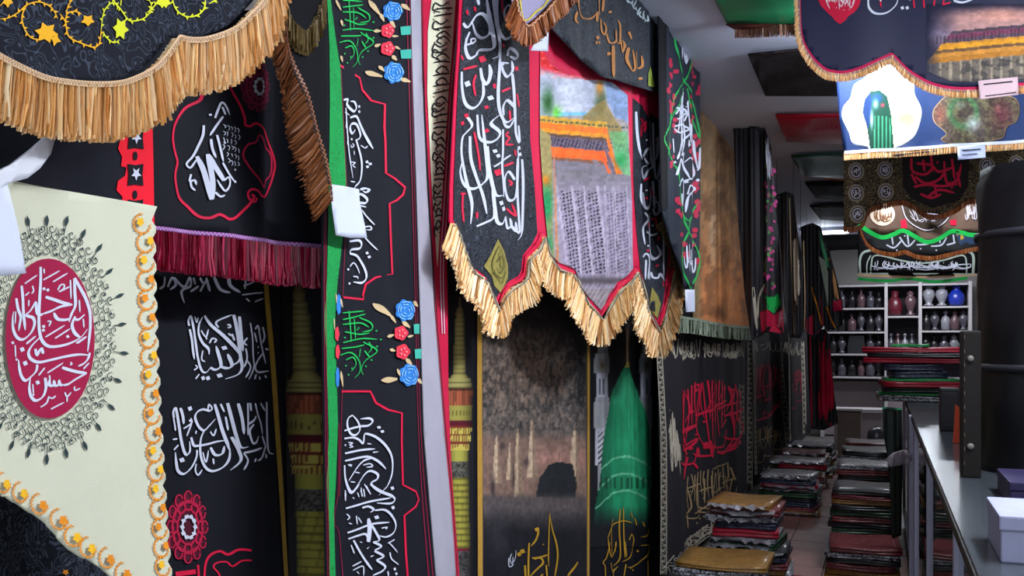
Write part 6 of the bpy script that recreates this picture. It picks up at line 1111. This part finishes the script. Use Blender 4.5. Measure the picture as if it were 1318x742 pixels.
# ------------------------------------------------------------------ folded fabrics
M_FOLD = [('maroon', mat('maroon_packet', '#5a1626', rough=.55, coat=.25, var=.4, scale=25, kind='damask', col2='#9a6a5a', pscale=20, width=.05)), ('black', mat('black_packet', '#131318', rough=.55, coat=.3, var=.4, scale=20)), ('dark green', mat('green_packet', '#12301f', rough=.55, coat=.25, var=.4, kind='damask', col2='#5a6a5a', pscale=22, width=.04)), ('golden brown', mat('golden_packet', '#6d4a1c', rough=.55, coat=.25, var=.5, kind='damask', col2='#b08a4a', pscale=24, width=.05)),
    ('navy', mat('navy_packet', '#161a30', rough=.55, coat=.3, var=.4, kind='damask', col2='#5f6a88', pscale=22, width=.04)), ('silver grey', mat('silver_packet', '#55565c', rough=.4, coat=.35, var=.5, kind='damask', col2='#a8a8b0', pscale=26, width=.06)), ('crimson', mat('crimson_packet', '#8a1028', rough=.55, coat=.25, var=.35)), ('black and white', mat('pied_packet', '#15161a', rough=.4, coat=.3, kind='script', col2='#9a9aa4', pscale=30, width=.05))]
M_BAGP = mat('clear_plastic_lip', '#77747c', rough=.25, spec=.8, var=.5, scale=40)
ORD = ['topmost', 'second from top', 'third from top', 'fourth from top', 'fifth from top', 'sixth from top', 'seventh from top', 'eighth from top', 'ninth from top', 'tenth from top', 'eleventh from top', 'twelfth from top', 'thirteenth from top', 'fourteenth from top', 'fifteenth from top', 'sixteenth from top', 'lowest']
def packet(cx, cy, z, wx, wy, h, rot, m, rnd, label, group, lip=False, name='folded_fabric'):
    """a folded cloth: stacked fold bulges towards the aisle, slightly sagging"""
    r = empty(name, (cx, cy, z), label, 'folded fabric', group); n = 2; prof = []
    for k in range(n):
        for a in np.linspace(-math.pi / 2, math.pi / 2, 5): prof.append((1, k * h / n + h / n / 2 + math.sin(a) * h / n / 2, math.cos(a) * h / n / 2))
    P = []
    for side, _z, b in prof: P.append((wx / 2 - h / n / 2 + b, _z))
    for k in reversed(range(n)):
        for a in np.linspace(math.pi / 2, -math.pi / 2, 4): P.append((-wx / 2 + h / n / 2 - math.cos(a) * h / n / 2, k * h / n + h / n / 2 + math.sin(a) * h / n / 2))
    nx = 9; V = []; Fc = []; L = len(P); ph = rnd.uniform(0, 6); c, s_ = math.cos(rot), math.sin(rot); sag = rnd.uniform(.0, .006)
    for i in range(nx):
        t = i / (nx - 1); y = (t - .5) * wy; e = 1 - .06 * (abs(2 * t - 1) ** 6)
        for (x, zz) in P:
            xx = x * e + .008 * math.sin(5 * t + ph + zz * 40); dz = .003 * math.sin(7 * t + ph + x * 9) * (zz / h) - sag * (1 - (2 * t - 1) ** 2) * (zz / h)
            V.append((cx + xx * c - y * s_, cy + xx * s_ + y * c, z + max(.0, zz + dz)))
    for i in range(nx - 1):
        for j in range(L): Fc.append((i * L + j, i * L + (j + 1) % L, (i + 1) * L + (j + 1) % L, (i + 1) * L + j))
    Fc.append(tuple(range(L))[::-1]); Fc.append(tuple((nx - 1) * L + j for j in range(L)))
    mesh_obj('folds', V, Fc, m, r, True)
    if lip:                                                     # crumpled flap of the clear bag
        V = []; Fc = []; q = 12
        for i in range(q + 1):
            t = i / q; y = (t - .5) * wy * .9
            for k, (dx, dz) in enumerate(((-.03, h * .9), (.01, h * .75), (.05 + rnd.uniform(-.015, .02), h * .5 + rnd.uniform(-.015, .015)))):
                x = wx / 2 + dx; V.append((cx + x * c - y * s_, cy + x * s_ + y * c, z + dz + .004 * math.sin(i * 2.2 + k)))
        for i in range(q):
            for k in range(2): Fc.append((i * 3 + k, i * 3 + k + 1, i * 3 + k + 4, i * 3 + k + 3))
        mesh_obj('bag_flap', V, Fc, M_BAGP, r)
    return r
NTH = ['nearest', 'second nearest', 'third nearest', 'fourth nearest', 'fifth', 'sixth', 'seventh', 'eighth', 'farthest']
rp_ = random.Random(77)
for k, y in enumerate((5.72, 6.35, 9.5, 10.4, 11.4, 12.5)):
    n = (9, 15, 9, 10, 9, 9)[k]; z = .0; hs = [rp_.uniform(.028, .05) for _ in range(n)]
    for i in range(n):
        cn, cm = M_FOLD[(4, 7, 0, 3, 2, 6, 5, 7, 3, 0, 4, 1, 2, 5, 6)[(i + 4 * k) % 15]]
        packet((-.86, -.76, -.8, -.8, -.8, -.8)[k] - .004 * i * (k == 1) + rp_.uniform(-.03, .03), y, z, rp_.uniform(.44, .5), rp_.uniform(.46, .54) - (.1 if k == 1 and i > 4 else 0), hs[i], -math.pi / 2 + rp_.uniform(-.1, .1), cm, rp_, f'{cn} folded fabric, {ORD[n - 1 - i] if i else "lowest"}, {NTH[k]} floor pile on the left', 'folded fabrics piled along the left wall', rp_.random() < .4); z += hs[i] + .001
for k, y in enumerate((6.7, 7.35, 8.15, 9.2, 10.4)):
    n = (8, 15, 17, 17, 16)[k]; z = .0; hs = [rp_.uniform(.03, .045) for _ in range(n)]
    for i in range(n):
        cn, cm = M_FOLD[rp_.choice((0, 1, 1, 2, 3, 1, 7, 0, 0, 1))]
        packet(-.115 + rp_.uniform(-.015, .015), y, z, rp_.uniform(.46, .52), rp_.uniform(.40, .44), hs[i], -math.pi / 2 + rp_.uniform(-.06, .06), cm, rp_, f'{cn} folded fabric, {ORD[n - 1 - i] if i else "lowest"}, {NTH[k]} floor pile beside the counter', 'folded fabrics piled along the counter'); z += hs[i] + .001
# big pile on the counter
z = CNT_Z + .011; cols = [('black and white', 7), ('bright green', 8), ('black', 1), ('crimson', 6), ('bright green', 8), ('navy', 4), ('navy', 4), ('crimson', 6), ('black', 1), ('crimson', 6), ('bright green', 8)]
M_FOLD.append(('bright green', mat('bright_green_packet', '#147a3e', rough=.5, coat=.25, var=.3)))
CW = (.62, .6, .6, .56, .5, .36, .4, .8, .76, .72, .26); CO = (0, 0, .02, 0, -.02, -.04, -.06, .0, .02, -.06, -.08)
for i, (cn, j) in enumerate(cols):
    h = (.045, .02, .04, .04, .02, .055, .055, .04, .035, .04, .02)[i]
    packet(.28 + CO[i], 7.9 + rp_.uniform(-.04, .04), z, rp_.uniform(.5, .6), CW[i], h, -math.pi / 2 + rp_.uniform(-.12, .12), M_FOLD[j][1], rp_, f'{cn} folded fabric, {ORD[10 - i] if i else "lowest"} in the pile on the counter', 'folded fabrics piled on the counter'); z += h + .001
# ------------------------------------------------------------------ white shelves at the back
YS = 17.05; M_SHELF = mat('white_shelf', '#b9b4b8', rough=.6, var=.05)
def X(px, y=YS): return at_y(px, 440, y).x
def Zp(py, y=YS): return at_y(1160, py, y).z
r = empty('shelving_unit', (X(1157), YS + .2, 0), 'white open shelving unit with three bays against the back wall', 'shelf')
zb, zt = Zp(489), Zp(366); x0, xa, xb, x1 = X(1058), X(1140.5), X(1184.5), X(1249)
box('back_board', (x0, YS + .40, zb), (x1, YS + .42, zt), mat('grey_back_board', '#332f36', var=.1), r)
for x in (x0, xa, xb, x1): box('upright', (x - .025, YS, 0), (x + .025, YS + .40, zt + .03), M_SHELF, r, .003)
for a, b, rows in ((x0, xa, (366, 396, 427, 456, 486)), (xa, xb, (366, 407, 459)), (xb, x1, (366, 395, 426, 456, 486))):
    for py in rows: box('shelf_board', (a + .025, YS, Zp(py) - .03), (b - .025, YS + .40, Zp(py)), M_SHELF, r, .003)
tag(box('wall_panel', (x0, YS + .30, .02), (x1, YS + .40, zb - .05), mat('pinkish_board', '#8f8488', var=.06)), 'pale board closing the space under the back shelves', 'panel')
def jar(px, py, hp, wp, m, label, prof=0, cap=None):
    z = Zp(py); h = hp * YS / F * 1.0; w = wp * YS / F / 2; c = (X(px), YS + .18, z)
    P = [[(.55, 0), (.85, .04), (1, .3), (.95, .6), (.55, .8), (.4, .86), (.5, .93), (.45, 1)], [(.7, 0), (.75, .06), (.4, .14), (.6, .3), (1, .6), (.8, .82), (.45, .9), (.6, 1)], [(.6, 0), (.9, .05), (.95, .55), (.7, .75), (.3, .82), (.3, .95), (.4, 1)]][prof]
    r = empty('jar', c, label, 'jar', 'jars and vases on the back shelves'); bm_obj('jar_body', lathe_bm([(a * w, b * h * .88) for a, b in P], c, 18), m, r, True)
    bm_obj('jar_lid', lathe_bm([(w * .5, 0), (w * .52, h * .05), (w * .2, h * .08), (w * .12, h * .12)], (c[0], c[1], c[2] + h * .88), 16), cap or m, r, True)
Msil = mat('smoky_glass', '#4d4b55', rough=.2, spec=.8, var=.4, scale=12); Mblk = mat('black_glaze', '#17161a', rough=.3, spec=.6); Mred = mat('oxblood_glaze', '#5e1626', rough=.3, spec=.6, var=.3); Mblu = mat('cobalt_glaze', '#1c35a8', rough=.25, spec=.7, var=.2); Mpk = mat('rose_glass', '#5f464c', rough=.25, spec=.7, var=.3); Mwh = mat('pale_glass', '#8f8f98', rough=.25, spec=.7, var=.3)
rowsn = {396: 'top', 427: 'second', 456: 'third', 486: 'lowest'}
for bay, xs, rows in (('left', (1072, 1083, 1096, 1108, 1120, 1131), (396, 427, 456, 486)),):
    for py in rows:
        for i, px in enumerate(xs):
            if py == 456 and 1090 < px < 1112: continue
            jar(px, py - 1, rp_.uniform(19, 24), rp_.uniform(9, 12), (Msil, Mblk, Msil, Mblk, Mpk)[(i + py) % 5], f'dark jar on the {rowsn[py]} shelf of the left bay, {("first", "second", "third", "fourth", "fifth", "sixth")[i]} from the left', rp_.randrange(3))
r = empty('black_bag', (X(1102), YS + .18, Zp(456)), 'black handbag on the third shelf of the left bay', 'bag')
bw = X(1113) - X(1091); bx_ = X(1102); bz = Zp(456)
V = [(bx_ + sx * bw / 2 * k, YS + .1 + yy, bz + hh) for hh, k in ((0, 1), (.12, 1.04), (.3, .85)) for sx, yy in ((-1, 0), (1, 0), (1, .16), (-1, .16))]
mesh_obj('bag_body', V, [(a + i, a + (i + 1) % 4, a + 4 + (i + 1) % 4, a + 4 + i) for a in (0, 4) for i in range(4)] + [(3, 2, 1, 0), (8, 9, 10, 11)], Mblk, r)
hd = [(bx_ + bw * .3 * math.cos(a), YS + .18, bz + .3 + .09 * math.sin(a)) for a in np.linspace(0, math.pi, 9)]
mesh_obj('bag_handle', [(x, y + d, z) for x, y, z in hd for d in (-.012, .012)] + [(x * 1 + 0, y + d, z + .018) for x, y, z in hd for d in (-.012, .012)], [(2 * i, 2 * i + 1, 2 * i + 3, 2 * i + 2) for i in range(8)] + [(18 + 2 * i, 20 + 2 * i, 21 + 2 * i, 19 + 2 * i) for i in range(8)] + [(2 * i, 2 * i + 2, 20 + 2 * i, 18 + 2 * i) for i in range(8)], Mblk, r)
jar(1152, 406, 31, 17, Mred, 'large oxblood jar on the upper shelf of the middle bay', 0); jar(1172, 406, 30, 14, Mpk, 'tall rose glass jar on the upper shelf of the middle bay', 1)
for i, px in enumerate((1147, 1156, 1165, 1174)): jar(px, 458, 27, 9, (Msil, Mpk, Mwh, Msil)[i], f'slim bottle on the lower shelf of the middle bay, {("first", "second", "third", "fourth")[i]} from the left', 2)
for i, (px, m) in enumerate(((1196, Mwh), (1213, Mwh), (1232, Mblu))): jar(px, 394, 25, 15 if i < 2 else 18, m, ('pale glass urn at the left of the top right shelf', 'pale glass urn in the middle of the top right shelf', 'cobalt blue vase on the top right shelf')[i], (1, 1, 0)[i])
for i, px in enumerate((1193, 1204, 1218, 1230, 1241)): jar(px, 425, 23, 11, (Mblk, Msil, Mwh, Mpk, Msil)[i], f'jar on the second shelf of the right bay, {("first", "second", "third", "fourth", "fifth")[i]} from the left', i % 3)
for i, px in enumerate((1192, 1203, 1216, 1229, 1241)): jar(px, 455, 22, 11, (Mblk, Mblk, Msil, Mwh, Mwh)[i], f'jar on the third shelf of the right bay, {("first", "second", "third", "fourth", "fifth")[i]} from the left', (i + 1) % 3)
# bench, crate and round cushions in front of the shelves
q = at_y(1072, 486, 15.2); q2 = at_y(1136, 500, 15.2)
r = empty('low_bench', (q.x, 15.4, 0), 'low pale bench in front of the shelves at the end of the aisle', 'bench')
box('bench_top', (q.x, 15.2, .55), (q2.x, 15.7, .60), M_SHELF, r, .004); box('bench_front', (q.x + .02, 15.24, 0), (q2.x - .02, 15.28, .55), mat('pinkish_board', '#8f8488'), r)
for x in (q.x + .04, q2.x - .04): box('bench_leg', (x - .03, 15.25, 0), (x + .03, 15.65, .55), M_SHELF, r)
q = at_y(1078, 515, 14.2); q2 = at_y(1108, 540, 14.2)
r = empty('carton_box', (q.x, 14.4, 0), 'worn beige carton box on the floor before the bench', 'box')
box('carton', (q.x, 14.2, 0), (q2.x, 14.6, .62), mat('beige_carton', '#7d6f66', var=.15), r, .01); box('carton_flap', (q.x - .01, 14.19, .62), (q2.x + .01, 14.61, .645), mat('dark_carton_flap', '#4a423e'), r, .004)
for i, (px, py, w, m, lab) in enumerate(((1105, 545, 18, Mblk, 'black round cushion lying next to the beige carton'), (1122, 541, 16, Msil, 'grey round cushion in the middle of the cushion heap'), (1139, 545, 16, Mblk, 'black round cushion at the right of the cushion heap'), (1128, 528, 22, Msil, 'black round cushion on top of the cushion heap'))):
    c = at_y(px, py, 13.6); w = w * 13.6 / F / 2; z0 = .0 if i < 3 else .24; 
    r = empty('round_cushion', (c.x, 13.6, z0), lab, 'cushion', 'cushions heaped before the shelves'); bm_obj('cushion_cover', lathe_bm([(w * .5, 0), (w * .9, .04), (w, .10), (w * .9, .18), (w * .6, .225), (w * .2, .24)], (c.x, 13.6, z0), 18), m, r, True); bm_obj('button', lathe_bm([(.02, 0), (.025, .006), (.01, .012)], (c.x, 13.6, z0 + .238), 10), Mpk, r, True)
